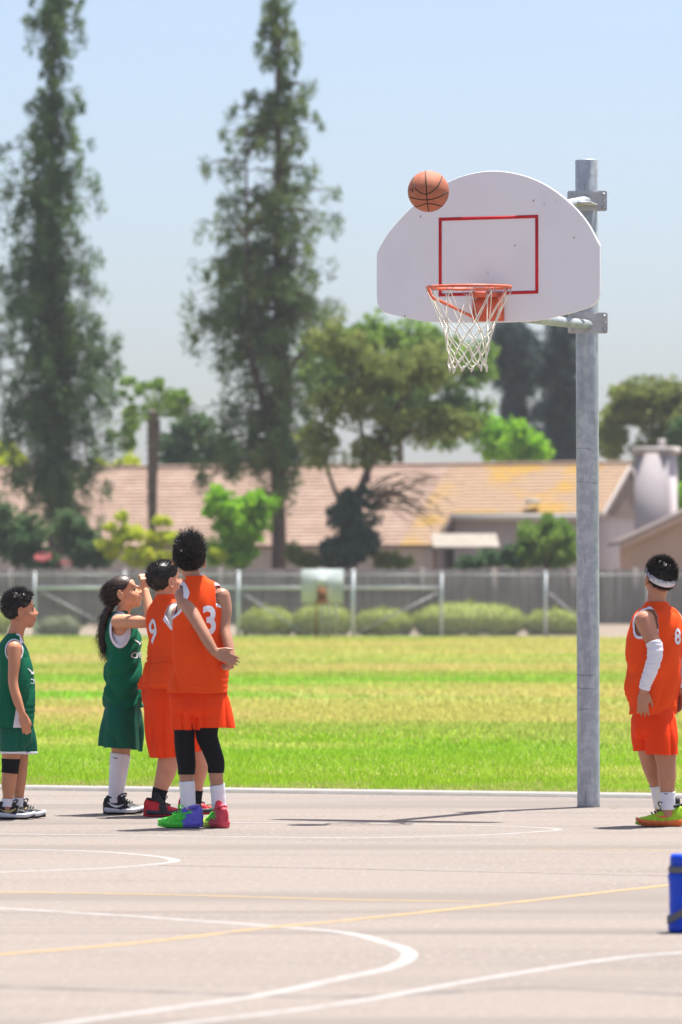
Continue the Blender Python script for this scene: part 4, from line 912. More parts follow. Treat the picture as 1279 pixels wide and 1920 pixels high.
for i in range(len(xs) - 1):
    obj('top_rail', *tube([(X(xs[i]) + .05, LD, zt), (X(xs[i + 1]) - .05, LD, zt)], .022, 8, round_caps=False), M['wire'], clf)
    if 3 < i < 8: obj('middle_rail', *tube([(X(xs[i]) + .05, LD, zr), (X(xs[i + 1]) - .05, LD, zr)], .05, 10, round_caps=False), M['post'], clf)
for x0, y0, x1, y1 in ((75, 1108, 225, 1186), (455, 1112, 560, 1180), (820, 1112, 672, 1186), (1030, 1112, 1110, 1180)):
    a, b = at(x0, y0, LD + .04), at(x1, y1, LD + .04); obj('brace', *tube([a, b], .022, 8, round_caps=False), M['wire'], clf)
wires = []; x0, x1 = X(-740), X(2020); H0 = .03; hh = zt - H0
for s in (-1, 1):
    for x in np.arange(x0 - hh, x1 + hh, .11):
        xa, xb = (x, x + hh) if s > 0 else (x + hh, x); za, zb = H0, zt
        wires.append(np.array([(xa, za), (xb, zb)]))
Vw, Fw = [], []
for w in wires:
    d = w[1] - w[0]; d = d / np.linalg.norm(d); nrm = np.array([-d[1], d[0]]) * .005; b = len(Vw)
    for p in w: Vw += [(p[0] + nrm[0], LD - .003, p[1] + nrm[1]), (p[0] - nrm[0], LD - .003, p[1] - nrm[1]), (p[0], LD + .006, p[1])]
    Fw += [(b, b + 1, b + 4, b + 3), (b + 1, b + 2, b + 5, b + 4), (b + 2, b, b + 3, b + 5)]
obj('wire_mesh', Vw, np.array(Fw), M['wire'], clf, smooth=False)['kind'] = 'stuff'
# wooden board fence
WD = 185.0; ws = FPX / WD
M['wood'] = layered('wood', (.150, .132, .125), [((.200, .175, .162), 1.2, .45, .65, (1, 1, .1)), ((.100, .088, .085), 2.2, .55, .7, (1, 1, .12))], bump=.3, bscale=10)
wf = empty('wooden_fence', (0, WD, .3), 'tall weathered grey brown board fence behind the chain link fence', 'fence')
wtop = HC + (HOR - 1067) / ws
bd = box(-.078, .078, -.012, .012, 0, 1); bm = np_mesh('plank', *bd); bm.materials.append(M['wood'])
for i, x in enumerate(np.arange((-570 - 640) / ws, (1860 - 640) / ws, .165)):
    o = bpy.data.objects.new('plank', bm); col.objects.link(o); o.parent = wf
    o.location = (x + rng.normal(0, .004), rng.normal(0, .008), -.05); o.scale = (1, 1, wtop - .25 + rng.normal(0, .012)); o.rotation_euler = (0, rng.normal(0, .004), rng.normal(0, .03))
for z in (.75, 2.0): obj('rail', *box((-580 - 640) / ws, (1870 - 640) / ws, WD + .03, WD + .075, z, z + .09), M['wood'], wf, smooth=False)
for x in (18, 235, 412, 600, 790, 925, 1072, 1190): obj('post', *box((x - 645) / ws, (x - 633) / ws, WD - .07, WD - .02, .25, wtop + .06), M['wood'], wf, smooth=False)
# the field's own hoop, seen from behind
HD = 150.0; hs = FPX / HD
fh = empty('field_basketball_hoop', (at(604, 1190, HD)[0], HD, 0), 'small grey backboard on thin legs standing before the chain link fence', 'basketball hoop')
M['far_board'] = layered('far_board', (.50, .55, .54), [((.40, .45, .46), 1.2, .45, .6, ONE), ((.60, .62, .6), 2, .55, .7, ONE)], bump=0)
def fb(name, x0, y0, x1, y1, d0, d1, m): 
    A, Bq = at(x0, y1, HD), at(x1, y0, HD); return obj(name, *box(A[0], Bq[0], HD + d0, HD + d1, A[2], Bq[2]), m, fh, smooth=False)
fb('backboard', 565, 1067, 644, 1131, 0, .04, M['far_board']); fb('frame_plate', 590, 1082, 613, 1099, -.05, -.002, M['far_board']); fb('bracket', 595, 1101, 612, 1132, -.09, -.052, M['rust'])
fb('rim_arm', 592, 1126, 616, 1131, -.4, -.095, M['rust'])
for x in (593, 604, 617, 630):
    p = at(x, 1130, HD); obj('leg', *tube([(p[0], HD + .06, -.02), (p[0], HD + .06, p[2] + .3)], .03, 8, round_caps=False), M['wire'] if x > 600 else M['rust'], fh)

# ------------------------------------------------------------------ plants
def leaf_quads(C, size, asp=.45, up=0.0, droop=0.0):
    k = len(C); a = rng.normal(size=(k, 3)); a[:, 2] = a[:, 2] * (1 - up) - droop; a /= np.linalg.norm(a, axis=1)[:, None]
    b = np.cross(a, rng.normal(size=(k, 3))); b /= np.linalg.norm(b, axis=1)[:, None]; s = np.broadcast_to(size, (k,))[:, None]
    V = np.stack([C - a * s, C + b * s * asp, C + a * s, C - b * s * asp], 1).reshape(-1, 3)
    return V, np.arange(4 * k).reshape(-1, 4)
def foliage(name, c, c2, trans=.35, scale=1.1): return layered(name, c, [(c2, scale, .45, .65, ONE), (tuple(v * .7 for v in c), 3.5, .55, .72, ONE)], rough=.75, bump=0, trans=trans)
M['con'] = foliage('foliage_pine', (.075, .145, .06), (.14, .215, .07), .4); M['con2'] = foliage('foliage_pine_light', (.095, .16, .055), (.18, .23, .065), .42); M['blue'] = foliage('foliage_blue', (.035, .062, .065), (.055, .09, .08), .25)
M['mid'] = foliage('foliage_mid', (.15, .27, .04), (.23, .34, .06), .5); M['lime'] = foliage('foliage_lime', (.21, .44, .02), (.30, .54, .03), .5); M['yell'] = foliage('foliage_yellow', (.46, .54, .03), (.60, .62, .05), .5)
M['dark'] = foliage('foliage_dark', (.07, .14, .055), (.13, .21, .08), .4); M['olive'] = foliage('foliage_olive', (.17, .22, .05), (.26, .28, .08), .45); M['teal'] = foliage('foliage_teal', (.03, .07, .05), (.055, .11, .065), .25); M['hedge'] = foliage('foliage_hedge', (.27, .33, .055), (.38, .42, .10), .35, 4)
M['sage'] = foliage('foliage_sage', (.19, .22, .12), (.26, .28, .17), .25, 5)
M['bark'] = mat('bark', (.10, .065, .05), (.06, .04, .033), 3, bump=.8, bscale=8, stretch=(1, 1, .3)); M['bark2'] = mat('bark2', (.16, .12, .09), (.09, .065, .05), 3, bump=.6, bscale=8); M['twig'] = mat('twig', (.20, .14, .09), (.13, .09, .06), 4)
def conifer(label, d, x0, prof, trunk, leaders, m, nb, seed, group, lsize=.2, r_t=.33):
    """prof: rows (y, left x, right x, fullness) of the crown in the photo"""
    s = FPX / d; pr_ = np.array(prof, float); base = at(x0, 1119, d); root = empty('conifer_tree', (base[0], d, .3), label, 'tree', group)
    P = [at(x, y, d) for x, y in trunk]; P[0][2] = .1
    tk = obj('trunk', *tube(P, np.linspace(r_t, .03, len(P)), 14, 40), M['bark'], root)
    for ld in leaders: obj('limb', *tube([at(x, y, d + o) for x, y, o in ld], np.linspace(.2, .03, len(ld)), 10, 24), M['bark'], tk)
    yy = np.array([t[1] for t in trunk]); xx = np.array([t[0] for t in trunk]); o_ = np.argsort(yy)
    Cs, Br = [], []
    yg = np.linspace(pr_[0, 0], pr_[-1, 0], 300); wt = (np.interp(yg, pr_[:, 0], pr_[:, 2] - pr_[:, 1]) + 40) * np.interp(yg, pr_[:, 0], pr_[:, 3]) * (1 + .35 * np.clip((yg - 480) / 200, 0, 1))
    ys = rng.choice(yg, nb, p=wt / wt.sum()) + rng.uniform(-3, 3, nb)
    for y in ys:
        full = np.interp(y, pr_[:, 0], pr_[:, 3])
        xl, xr = np.interp(y, pr_[:, 0], pr_[:, 1]), np.interp(y, pr_[:, 0], pr_[:, 2]); xc = np.interp(y, yy[o_], xx[o_])
        if leaders and rng.random() < .35:
            L = leaders[0]; ly = [q[1] for q in L]
            if min(ly) < y < max(ly): xc = np.interp(-y, [-v for v in ly], [q[0] for q in L])
        az = rng.uniform(0, 2 * np.pi); ca = math.cos(az); R1 = ((xr - xc) if ca > 0 else (xc - xl)) / s; Rd = .5 * (xr - xl) / s
        reach = rng.uniform(.45, 1.0); c = at(xc, y, d); tip = c + np.array([ca * max(R1, .2), math.sin(az) * Rd, 0]) * reach
        L = np.linalg.norm(tip - c); tip[2] += rng.uniform(-.25, .12) * L + (.3 if y < 450 else -.1)
        mid = (c + tip) / 2 + np.array([0, 0, .12 * L]); A = catmull(np.array([c, mid, tip]), 7)
        Br.append(tube(A, np.linspace(.03 + .012 * L, .01, 7), 5))
        for t in np.linspace(.45, 1, max(2, int(L * 1.25))):
            p = A[min(6, int(t * 6))] + rng.normal(0, .1, 3); k = int(rng.uniform(22, 55)); rad = rng.uniform(.2, .42) * (.85 if y < 300 else 1.15)
            q = rng.normal(size=(k, 3)); q /= np.linalg.norm(q, axis=1)[:, None]; q *= rng.random((k, 1)) ** .5 * rad; q[:, 2] *= 1.5; q[:, 2] -= rad * .5
            Cs.append(p + q)
    obj('branches', *join(Br), M['bark'], root)['kind'] = 'stuff'
    C = np.vstack(Cs); V, F = leaf_quads(C, rng.uniform(.5, 1.15, len(C)) * lsize, .2, droop=.8); obj('crown', V, F, m, root, smooth=False)
def broadleaf(name, label, d, blobs, m, n, lsize, trunk=None, limbs=(), bark='bark2', cat='tree', group=None, clump=.55, z0=.3, r_t=.18, asp=.5, nclump=None):
    """blobs: (x, y, half width px, half height px) ellipses of the crown in the photo"""
    s = FPX / d; bx = trunk[0][0] if trunk else np.mean([b[0] for b in blobs])
    root = empty(name, (at(bx, 1119, d)[0], d, z0), label, cat, group)
    if trunk is None: trunk = [(bx, 1175), (bx, blobs[0][1])]
    P = [at(x, y, d) for x, y in trunk]; P[0][2] = z0 - .05
    tk = obj('trunk', *tube(P, np.linspace(r_t, r_t * .35, len(P)), 10, 24), M[bark], root)
    for lb in limbs: obj('limb', *tube([at(x, y, d + o) for x, y, o in lb], np.linspace(r_t * .55, .02, len(lb)), 8, 20), M[bark], tk)
    ar = np.array([b[2] * b[3] for b in blobs], float); ar /= ar.sum(); Cs = []
    for (x, y, w, h), fr_ in zip(blobs, ar):
        c = at(x, y, d); nc = max(4, int((nclump or n / 45) * fr_)); q = rng.normal(size=(nc, 3)); q /= np.linalg.norm(q, axis=1)[:, None]; q *= (rng.random((nc, 1)) ** .45) * rng.uniform(.75, 1.22, (nc, 1))
        cc = c + q * np.array([w / s, .5 * (w + h) / s, h / s]) * .88
        kk = int(n * fr_ / nc) + 1
        for p in cc:
            r = rng.uniform(.35, 1.05) * clump; v = rng.normal(size=(kk, 3)); v /= np.linalg.norm(v, axis=1)[:, None]; v *= rng.random((kk, 1)) ** .45 * r; v[:, 2] *= .75; Cs.append(p + v)
    C = np.vstack(Cs); C = C[C[:, 2] > z0 - .02]; V, F = leaf_quads(C, rng.uniform(.6, 1.2, len(C)) * lsize, asp); obj('crown', V, F, M[m], root, smooth=False)
    return root
TG = 'tall conifers behind the fence'
conifer('tall dark conifer with a straight single trunk at the left', 199, 100,
    [(-40, 60, 140, 1), (0, 45, 165, .9), (60, 45, 178, .9), (105, 50, 160, .7), (125, 85, 112, .1), (150, 70, 140, .3), (190, 40, 160, .8), (240, 30, 165, .9), (300, 2, 178, .95), (350, 5, 185, 1), (420, -5, 198, 1), (480, -15, 180, 1), (560, -30, 215, 1), (640, -35, 232, 1), (720, -30, 225, 1), (800, -20, 222, 1), (870, -5, 222, .9), (930, 20, 215, .6), (955, 40, 210, .3)],
    [(104, 1150), (102, 1000), (92, 800), (93, 500), (96, 250), (99, 90), (100, -60)], [], M['con'], 470, 1, TG)
conifer('tall conifer with twin leaders left of the backboard', 197.5, 520,
    [(-30, 495, 550, 1), (0, 488, 557, .95), (60, 480, 565, .9), (120, 468, 585, .8), (190, 440, 605, .9), (240, 425, 612, .8), (270, 385, 590, .7), (320, 375, 615, .9), (400, 378, 632, 1), (470, 345, 640, 1), (540, 330, 640, .95), (620, 350, 625, .9), (700, 358, 600, .8), (760, 345, 590, .85), (840, 345, 580, .85), (900, 350, 560, .5), (940, 480, 570, .25)],
    [(524, 1150), (523, 1000), (519, 800), (521, 600), (522, 400), (521, 200), (520, 60), (520, -40)], [[(515, 800, 0), (490, 740, -.5), (468, 640, -1), (463, 450, -1), (462, 240, -1)], [(519, 760, 0), (545, 690, .4), (590, 630, .8)], [(517, 690, 0), (480, 660, .8), (420, 700, 1.3)]], M['con2'], 360, 2, TG)
conifer('dark blue green conifer behind the house beside the pole', 262, 1056,
    [(585, 1030, 1078, 1), (640, 1010, 1100, 1), (700, 1000, 1105, 1), (780, 1005, 1100, 1), (860, 1010, 1095, 1), (900, 1010, 1095, 1)], [(1056, 1150), (1056, 800), (1056, 570)], [], M['blue'], 190, 3, TG, .3, .45)
conifer('dark blue green conifer behind the house left of the net', 268, 965,
    [(595, 925, 1010, 1), (640, 915, 1025, 1), (700, 920, 1020, .95), (780, 930, 1015, .9), (860, 935, 1010, .8), (900, 935, 1010, .8)], [(968, 1150), (966, 800), (964, 580)], [], M['blue'], 150, 4, TG, .3, .45)
broadleaf('leaning_tree', 'open leaning tree with bare lower twigs before the long tiled roof', 188, [(640, 640, 55, 45), (720, 700, 80, 60), (800, 690, 60, 50), (650, 760, 70, 50), (770, 790, 80, 50), (850, 800, 45, 45), (600, 840, 40, 55), (700, 850, 50, 30)], 'olive', 12000, .135,
    [(648, 1120), (655, 1020), (672, 930), (700, 860), (735, 780), (790, 700)], [[(660, 980, 0), (632, 930, .3), (602, 840, .5), (590, 780, .6)], [(700, 860, 0), (760, 815, -.4), (840, 790, -.5)], [(690, 900, 0), (680, 820, .3), (660, 720, .3), (650, 640, .2)], [(735, 780, 0), (770, 730, .3), (830, 660, .6)]], 'bark', clump=.58, r_t=.22)
tw = [o for o in col.objects if o.name.startswith('leaning_tree')][0]
for k in range(26):
    a = rng.uniform(-.5, .5); p = at(690 + rng.uniform(-8, 12), 950 + rng.uniform(-40, 20), 187.6); q = at(740 + rng.uniform(0, 95), 905 + rng.uniform(-15, 75), 187 + rng.uniform(-1, 1)); m_ = (p + q) / 2 + np.array([0, 0, rng.uniform(-.1, .5)])
    obj('twig', *tube([p, m_, q, q + np.array([.3, 0, rng.uniform(-.4, .1)])], [.045, .032, .018, .006], 6, 14), M['twig'], tw)
broadleaf('broadleaf_tree', 'large bright green tree rising behind the roof under the net', 228, [(610, 690, 55, 75), (700, 640, 75, 55), (790, 650, 75, 55), (870, 690, 60, 60), (760, 740, 90, 60), (860, 790, 70, 55), (660, 720, 60, 60)], 'mid', 15000, .19, clump=.75, r_t=.3)
broadleaf('broadleaf_tree', 'lime green rounded tree above the roof left of the pole', 235, [(960, 835, 58, 48), (915, 810, 40, 40), (990, 850, 35, 30)], 'lime', 6000, .18, clump=.6)
broadleaf('broadleaf_tree', 'olive tree behind the chimney at the right edge', 230, [(1190, 760, 60, 55), (1250, 760, 50, 65), (1150, 820, 35, 50), (1230, 860, 60, 50), (1290, 800, 40, 80)], 'olive', 13000, .18, clump=.65, r_t=.25)
broadleaf('broadleaf_tree', 'narrow dark tree right of the chimney', 222, [(1268, 880, 14, 60), (1275, 820, 18, 40)], 'dark', 2500, .17, clump=.4)
broadleaf('shrub', 'bright lime shrub beyond the peach house roof at the right edge', 216, [(1272, 930, 22, 32), (1290, 950, 25, 25)], 'lime', 2200, .14, cat='shrub', clump=.35)
broadleaf('broadleaf_tree', 'pale thin green tree behind the palm trunk', 226, [(245, 745, 36, 55), (330, 760, 34, 60), (235, 810, 35, 50), (300, 720, 26, 30), (350, 830, 30, 40)], 'mid', 2300, .17, clump=.4)
broadleaf('broadleaf_tree', 'dark green tree above the tiled roof right of the palm trunk', 224, [(330, 850, 40, 45), (400, 850, 60, 45), (360, 800, 40, 30)], 'dark', 4500, .18, clump=.55)
broadleaf('broadleaf_tree', 'yellow green tree above the tiled roof left of the palm trunk', 223, [(238, 868, 22, 32), (10, 860, 40, 40), (200, 880, 30, 25)], 'yell', 2400, .16, clump=.4)
SG = 'garden shrubs behind the board fence'
broadleaf('shrub', 'dark green shrub with pale flecks at the left edge', 187.6, [(25, 1010, 50, 50), (-20, 980, 50, 60), (60, 1000, 40, 45), (70, 1050, 45, 25)], 'dark', 7000, .12, cat='shrub', group=SG, clump=.4)
broadleaf('shrub', 'dark green shrub right of the first conifer trunk', 187.2, [(150, 1020, 40, 45), (130, 985, 30, 40), (185, 1040, 30, 30)], 'dark', 4500, .12, cat='shrub', group=SG, clump=.38)
broadleaf('shrub', 'feathery yellow green shrub reaching over the fence', 186.4, [(235, 1000, 45, 22), (290, 1010, 45, 18), (210, 1030, 35, 20), (270, 1045, 60, 28), (325, 1010, 30, 14), (405, 1040, 26, 9), (300, 975, 25, 10), (230, 968, 24, 10)], 'yell', 6500, .13, cat='shrub', group=SG, clump=.26, asp=.26)
broadleaf('shrub', 'bright lime green rounded bush by the second conifer', 187.5, [(450, 985, 60, 60), (420, 960, 40, 45), (480, 950, 35, 40), (440, 1040, 60, 28)], 'lime', 8500, .13, cat='shrub', group=SG, clump=.42)
broadleaf('shrub', 'dark teal bush wrapped round the leaning tree base', 187.2, [(655, 975, 48, 45), (640, 1030, 45, 40), (680, 1020, 38, 40), (665, 930, 30, 28)], 'teal', 6500, .13, cat='shrub', group=SG, clump=.42)
broadleaf('shrub', 'green bush under the eave left of the pole', 187.5, [(1020, 1015, 58, 45), (990, 1040, 50, 28), (1055, 1030, 32, 40), (1035, 975, 14, 22)], 'mid', 7000, .13, cat='shrub', group=SG, clump=.4)
broadleaf('shrub', 'low dark bush beneath the patio roof', 187.0, [(925, 1048, 45, 20), (880, 1055, 40, 14), (960, 1040, 20, 25)], 'dark', 3000, .12, cat='shrub', group=SG, clump=.3)
broadleaf('shrub', 'low mixed green bush between the second conifer and the leaning tree', 187.3, [(575, 1050, 35, 16), (620, 1052, 30, 14), (740, 1050, 50, 15), (550, 1035, 15, 20)], 'olive', 3200, .12, cat='shrub', group=SG, clump=.3)
# pink oleander blossom
M['pink'] = mat('pink', (.66, .16, .18), (.72, .28, .28), 6, trans=.3)
for (x, y, w, h, lab) in ((82, 1044, 17, 10, 'cluster of pink flowers left of the first conifer trunk'), (126, 1054, 15, 7, 'smaller cluster of pink flowers right of the first conifer trunk')):
    q = rng.normal(size=(160, 3)); q /= np.linalg.norm(q, axis=1)[:, None]; q *= rng.random((160, 1)) ** .4
    C = at(x, y, 186.2) + q * np.array([w, w, h]) / (FPX / 186.2); C = C[vnoise(C * 4.5, 2) > -.05]; V, F = leaf_quads(C, .055, .7); tag(obj('flower_cluster', V, F, M['pink'], smooth=False), lab, 'flowers')
# palm
pd = 196.0; pm = empty('palm_tree', (at(285, 1119, pd)[0], pd, .3), 'slender palm with a thick brown trunk and ragged fronds', 'palm')
Pk = [at(284, 1130, pd), at(285, 1000, pd), at(286, 900, pd), at(288, 800, pd), at(287, 775, pd)]; Pk[0][2] = .1; tv, tf = tube(Pk, [.17, .17, .2, .26, .2], 14, 60); tv = tv + normals(tv, tf) * (.03 * np.sin(tv[:, 2] * 22) + .03 * vnoise(tv * 6))[:, None]
obj('trunk', tv, tf, M['bark2'], pm)
for k in range(17):
    az = rng.uniform(0, 6.28); el = rng.uniform(.1, 1.35); L = rng.uniform(1.3, 2.1); p = at(287, 785, pd); pts = []; dv = np.array([math.cos(az) * math.cos(el), math.sin(az) * math.cos(el), math.sin(el)])
    for t in np.linspace(0, 1, 9): pts.append(p + dv * L * t + np.array([0, 0, -.75 * t * t * math.cos(el)]))
    rv, rf = tube(pts, np.linspace(.03, .008, 9), 5); Lf = []
    for i in range(2, 9):
        for s in (-1, 1):
            for j in range(2):
                b = np.array(pts[i]) + (np.array(pts[i]) - pts[i - 1]) * j * .5; sd = np.cross(dv, [0, 0, 1.0]); sd /= np.linalg.norm(sd) + 1e-9; e = b + sd * s * .38 * (1.15 - i / 10) + dv * .2 + np.array([0, 0, -.16]); w = np.array([0, 0, .025])
                Lf.append((np.array([b - w, b + w, e]), [(0, 1, 2)]))
    fv, ff = join(Lf); ro = obj('frond', fv, ff, M['mid'], pm, smooth=False); obj('rib', rv, rf, M['mid'], ro)
# clipped hedge mounds inside the far fence
HG = 'clipped mounds behind the chain link fence'
for (x, yt, w, lab, m) in ((500, 1141, 52, 'rounded green hedge mound beside the tallest boy', 'hedge'), (604, 1136, 58, 'rounded green hedge mound behind the small field hoop', 'hedge'), (719, 1142, 55, 'rounded green hedge mound right of the small field hoop', 'hedge'), (880, 1130, 106, 'widest green hedge mound left of the pole', 'hedge'), (1042, 1143, 58, 'rounded green hedge mound next to the pole', 'hedge'), (110, 1158, 40, 'small grey green shrub mound between the two green players', 'sage'), (-15, 1145, 32, 'green hedge mound cut by the left edge', 'hedge')):
    d = 164.0; s = FPX / d; c = at(x, 1190, d); W, Hh = w / s, (1191 - yt) / s; z0 = gz((d - E0[1]) * .98) - .02
    rt_ = empty('hedge_mound', (c[0], d, z0), lab, 'hedge', HG)
    th = np.linspace(0, 2 * np.pi, 40, endpoint=False); V = []
    for zz in np.linspace(0, 1, 16):
        r = math.sqrt(max(0.0, 1 - ((zz - .4) / .6) ** 2)) if zz > .4 else .80 + .20 * math.sin(zz / .4 * math.pi / 2); V.append(np.c_[c[0] + np.cos(th) * W * r, d + np.sin(th) * W * .8 * r, np.full(40, z0 + zz * Hh * .97)])
    V = np.vstack(V); F = [tuple(f) for f in grid_faces(16, 40)]; Nn = normals(V, F); V = V + Nn * (.06 * vnoise(V * 3.5, 6))[:, None]
    obj('inner_foliage', V, F + [tuple(range(15 * 40, 16 * 40))], M[m], rt_)
    i = rng.integers(0, len(V), int(2600 * w / 55)); Vq, Fq = leaf_quads(V[i] + rng.normal(0, .05, (len(i), 3)), .05, .5); obj('leaves', Vq, Fq, M[m], rt_, smooth=False)['kind'] = 'stuff'

# ------------------------------------------------------------------ houses
M['tile'] = layered('tile', (0.270, 0.184, 0.140), [((0.324, 0.230, 0.180), .9, .45, .6, (1, 1, 3)), ((0.221, 0.149, 0.117), 2.5, .52, .7, (1, 1, 3))], bump=.2, bscale=8)
M['tile_lichen'] = layered('tile_lichen', (0.310, 0.211, 0.140), [((0.360, 0.221, 0.054), .5, .46, .62, (1, 1, 1.5)), ((0.252, 0.171, 0.117), 2.5, .52, .7, (1, 1, 3))], bump=.2, bscale=8)
M['stucco'] = mat('stucco', (.46, .41, .42), (.42, .37, .38), 1.5, bump=.15, bscale=20); M['stucco_l'] = mat('stucco_l', (.52, .47, .44), (.47, .42, .4), 1.5, bump=.15, bscale=20); M['peach'] = mat('peach', (.56, .37, .27), (.52, .34, .25), 1.2, bump=.15, bscale=20)
M['patio'] = mat('patio', (.27, .24, .20), (.20, .17, .14), 2); M['fascia'] = mat('fascia', (.60, .56, .52), rough=.7); M['eave_dark'] = mat('eave_dark', (.16, .12, .10), rough=.8); M['shingle'] = mat('shingle', (.15, .12, .105), (.11, .09, .08), 6, bump=.3)
HY = R_(19); hu = np.array([math.cos(HY), -math.sin(HY), 0]); hv = np.array([math.sin(HY), math.cos(HY), 0])
def hp(o, u, v, z): return np.asarray(o) + hu * u + hv * v + np.array([0, 0, z])
def roof_courses(name, o, u0, u1, v0, z0, v1, z1, n, m, par, lift=.035):
    """a slope of overlapping tile courses from the eave (v0, z0) to the ridge (v1, z1)"""
    L = []
    for i in range(n):
        a, b = i / n, (i + 1.12) / n
        va, za, vb, zb = v0 + (v1 - v0) * a, z0 + (z1 - z0) * a, v0 + (v1 - v0) * min(b, 1.0), z0 + (z1 - z0) * min(b, 1.0)
        V = [hp(o, u, v, z + dz) for (v, z, dz) in ((va, za, lift + .02), (va, za, -.02), (vb, zb, -.0), (vb, zb, lift * .4)) for u in (u0, u1)]
        c = obj('roof_course', V, [(0, 1, 3, 2), (2, 3, 5, 4), (4, 5, 7, 6), (6, 7, 1, 0), (0, 2, 4, 6), (1, 7, 5, 3)], m, par, smooth=False)
    return
# main house: gable end at the right
d1 = 201.0; s1 = FPX / d1
cA = at(1126, 962, d1); ez = cA[2] - .3; o1 = np.array([cA[0], cA[1], .3])           # front right eave corner
half = 4.1; rz = HC + (HOR - 870) / (FPX / (d1 + half * .9)) - .3; Lh = 6.296
h1 = empty('house', (*o1[:2], .3), 'long house with tiled gable roof, orange lichen and a tall chimney', 'house')
def prism(name, pts, m, par): 
    k = len(pts) // 2; return obj(name, pts, [tuple(range(k)), tuple(range(k, 2 * k))[::-1]] + [(i, i + k, (i + 1) % k + k, (i + 1) % k) for i in range(k)], m, par, smooth=False)
prism('wall', [hp(o1, u, v, z) for u in (-.25, -Lh) for v, z in ((.5, 0), (2 * half - .5, 0), (2 * half - .5, ez - .05), (half, rz - .22), (.5, ez - .05 + .22))], M['stucco'], h1)
rf1 = obj('roof', *(lambda V: (V, [(0, 1, 3, 2), (2, 3, 5, 4), (0, 2, 4), (1, 5, 3)]))([hp(o1, u, v, z - .06) for v, z in ((0, ez), (half, rz), (2 * half, ez)) for u in (-Lh, .0)]), M['eave_dark'], h1, smooth=False)
roof_courses('c', o1, -Lh, .06, -.05, ez, half, rz, 14, M['tile_lichen'], rf1)
roof_courses('c', o1, -Lh, .06, 2 * half + .05, ez, half, rz, 4, M['tile_lichen'], rf1)
obj('ridge_cap', *tube([hp(o1, -Lh, half, rz + .03), hp(o1, .08, half, rz + .03)], .11, 10), M['tile'], rf1)
obj('fascia', *(lambda V: (V, box(0, 1, 0, 1, 0, 1)[1]))([hp(o1, u, v, z) for z in (ez - .28, ez - .02) for v in (-.12, -.06) for u in (-Lh, .0)]), M['fascia'], rf1, smooth=False)
for sgn in (0, 1):
    v0, v1 = (0, half) if sgn == 0 else (2 * half, half)
    prism('bargeboard', [hp(o1, u, v, z) for u in (.07, .13) for v, z in ((v0, ez - .22), (v1, rz - .2), (v1, rz + .02), (v0, ez + .0))], M['stucco_l'], rf1)
for (x0, x1, y) in ((985, 1012, 940),):
    p = at(998, 941, d1 + 1.2); obj('roof_vent', *box(p[0] - .28, p[0] + .28, p[1] - .4, p[1] + .1, p[2] - .08, p[2] + .09), M['fascia'], rf1, smooth=False)
# chimney beyond the gable
cc = at(1222, 990, d1 - .2); cw = 36 / s1
ct = HC + (HOR - 850) / s1
V = lambda w, z0, z1: [hp((cc[0], cc[1], 0), u, v, z) for z in (z0, z1) for v in (0, 1.3) for u in (-w, w)]
ch = obj('chimney', V(cw * .92, .25, ct), box(0, 1, 0, 1, 0, 1)[1], M['stucco'], h1, smooth=False)
obj('chimney_cap', [hp((cc[0], cc[1], 0), u, v, z) for z in (ct + .003, ct + .26) for v in (-.12, 1.42) for u in (-cw * 1.06, cw * 1.06)], box(0, 1, 0, 1, 0, 1)[1], M['stucco_l'], ch, smooth=False)
tp = hp((cc[0], cc[1], 0), .25, .6, ct + .26); obj('flue', *tube([tp, tp + np.array([0, 0, .32])], .14, 12, round_caps=False), M['stucco_l'], ch)
# the left part of the same roof runs on down to a lower eave
sl1 = (rz - ez) / half; wv = 2.6; ez2 = ez - sl1 * wv; UL, UR = -44.0, -6.3
rf2 = obj('roof', *(lambda V: (V, [(0, 1, 3, 2), (2, 3, 5, 4), (0, 2, 4), (1, 5, 3)]))([hp(o1, u, v, z - .06) for v, z in ((-wv, ez2), (half, rz), (2 * half, ez)) for u in (UL, UR)]), M['eave_dark'], h1, smooth=False)
prism('wall', [hp(o1, u, v, z) for u in (UR - .5, UL) for v, z in ((.7 - wv, 0), (2 * half - .5, 0), (2 * half - .5, ez - .05), (half, rz - .3), (.7 - wv, ez2 + .1))], M['stucco_l'], h1)
roof_courses('c', o1, UL, UR - 1.3, -wv - .05, ez2, half, rz, 22, M['tile'], rf2); roof_courses('c', o1, UR - 1.296, UR + .06, -wv - .05, ez2, half, rz, 22, M['tile_lichen'], rf2)
obj('ridge_cap', *tube([hp(o1, UL, half, rz + .03), hp(o1, UR, half, rz + .03)], .11, 10), M['tile'], rf2)
prism('bargeboard', [hp(o1, u, v, z) for u in (UR + .07, UR + .13) for v, z in ((-wv, ez2 - .25), (-.13, ez - .32), (-.13, ez - .07), (-wv, ez2))], M['eave_dark'], rf2)
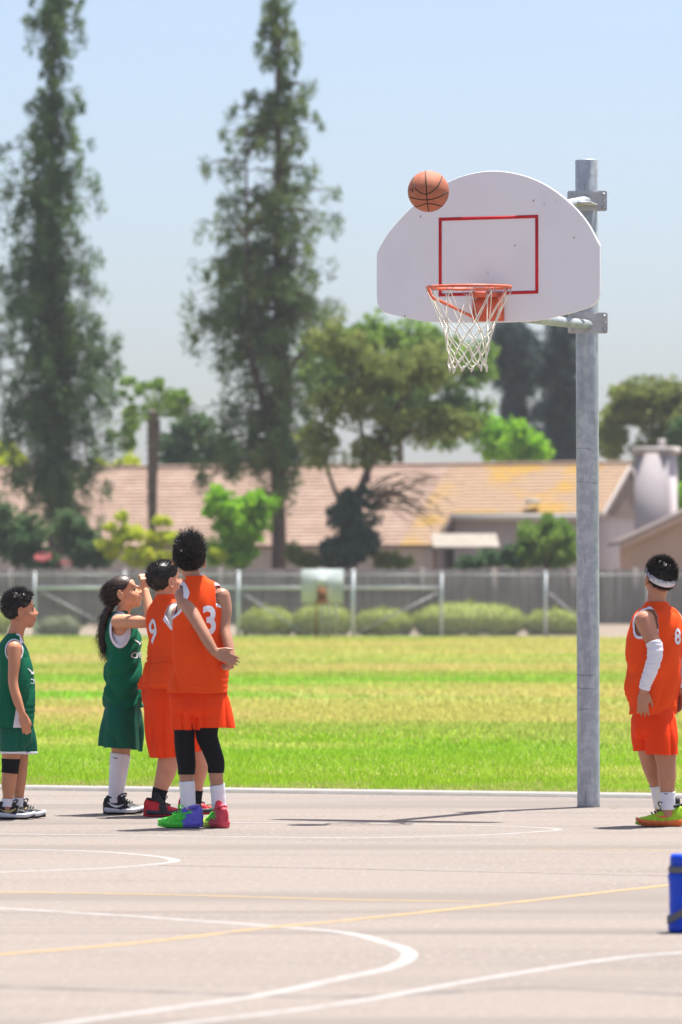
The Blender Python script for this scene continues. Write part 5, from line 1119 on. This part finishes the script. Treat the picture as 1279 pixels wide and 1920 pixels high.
# patio cover in the corner between them
pa = at(935, 1030, 193.0); pc_ = empty('patio_cover', (pa[0], pa[1], .3), 'low pale patio roof in the corner of the house', 'patio cover'); zp = pa[2]
prism('cover', [np.array([x, y, z]) for x, in ((at(812, 0, 193)[0],), (at(936, 0, 193)[0],)) for y, z in ((192.6, zp), (196.5, zp + .55), (196.5, zp + .65), (192.6, zp + .1))], M['patio'], pc_)
for x in (816, 932): 
    q = at(x, 1030, 192.8); obj('post', *box(q[0] - .06, q[0] + .06, 192.75, 192.87, .25, zp - .003), M['rust'], pc_, smooth=False)
# peach house at the right edge
d3 = 189.0; a3, b3 = at(1165, 1020, d3), at(1480, 873, d3)
h3 = empty('house', (at(1260, 1119, d3)[0], d3, .3), 'peach stucco house corner with dark shingled rake at the right edge', 'house')
sl = (b3[2] - a3[2]) / (b3[0] - a3[0]); xw = at(1187, 0, d3)[0]
prism('wall', [np.array([x, y, z]) for y in (d3 + .45, d3 + 9) for x, z in ((xw, .2), (b3[0], .2), (b3[0], b3[2] - .18), (xw, a3[2] + sl * (xw - a3[0]) - .18))], M['peach'], h3)
r3 = prism('roof', [np.array([x, y, z]) for y in (d3, d3 + 9.5) for x, z in ((a3[0], a3[2]), (b3[0], b3[2]), (b3[0], b3[2] + .12), (a3[0], a3[2] + .12))], M['shingle'], h3)
prism('bargeboard', [np.array([x, y, z]) for y in (d3 - .06, d3 - .004) for x, z in ((a3[0], a3[2] - .2), (b3[0], b3[2] - .2), (b3[0], b3[2] + .02), (a3[0], a3[2] + .02))], M['peach'], r3)

# ------------------------------------------------------------------ thin haze volume, added to lift the dark tones of the background
M['haze'] = bpy.data.materials.new('haze'); M['haze'].use_nodes = True; nt = M['haze'].node_tree
nt.nodes.remove(nt.nodes['Principled BSDF']); pv_ = nt.nodes.new('ShaderNodeVolumePrincipled'); pv_.inputs['Density'].default_value = .00022; pv_.inputs['Color'].default_value = (.93, .95, 1, 1)
nt.links.new(pv_.outputs[0], nt.nodes['Material Output'].inputs['Volume'])
tag(obj('haze', *box(-2600, 2600, -1600, 3800, -1.1, 34), M['haze'], smooth=False), 'thin pale haze added over the whole field to lift the far shade', 'haze', kind='stuff')
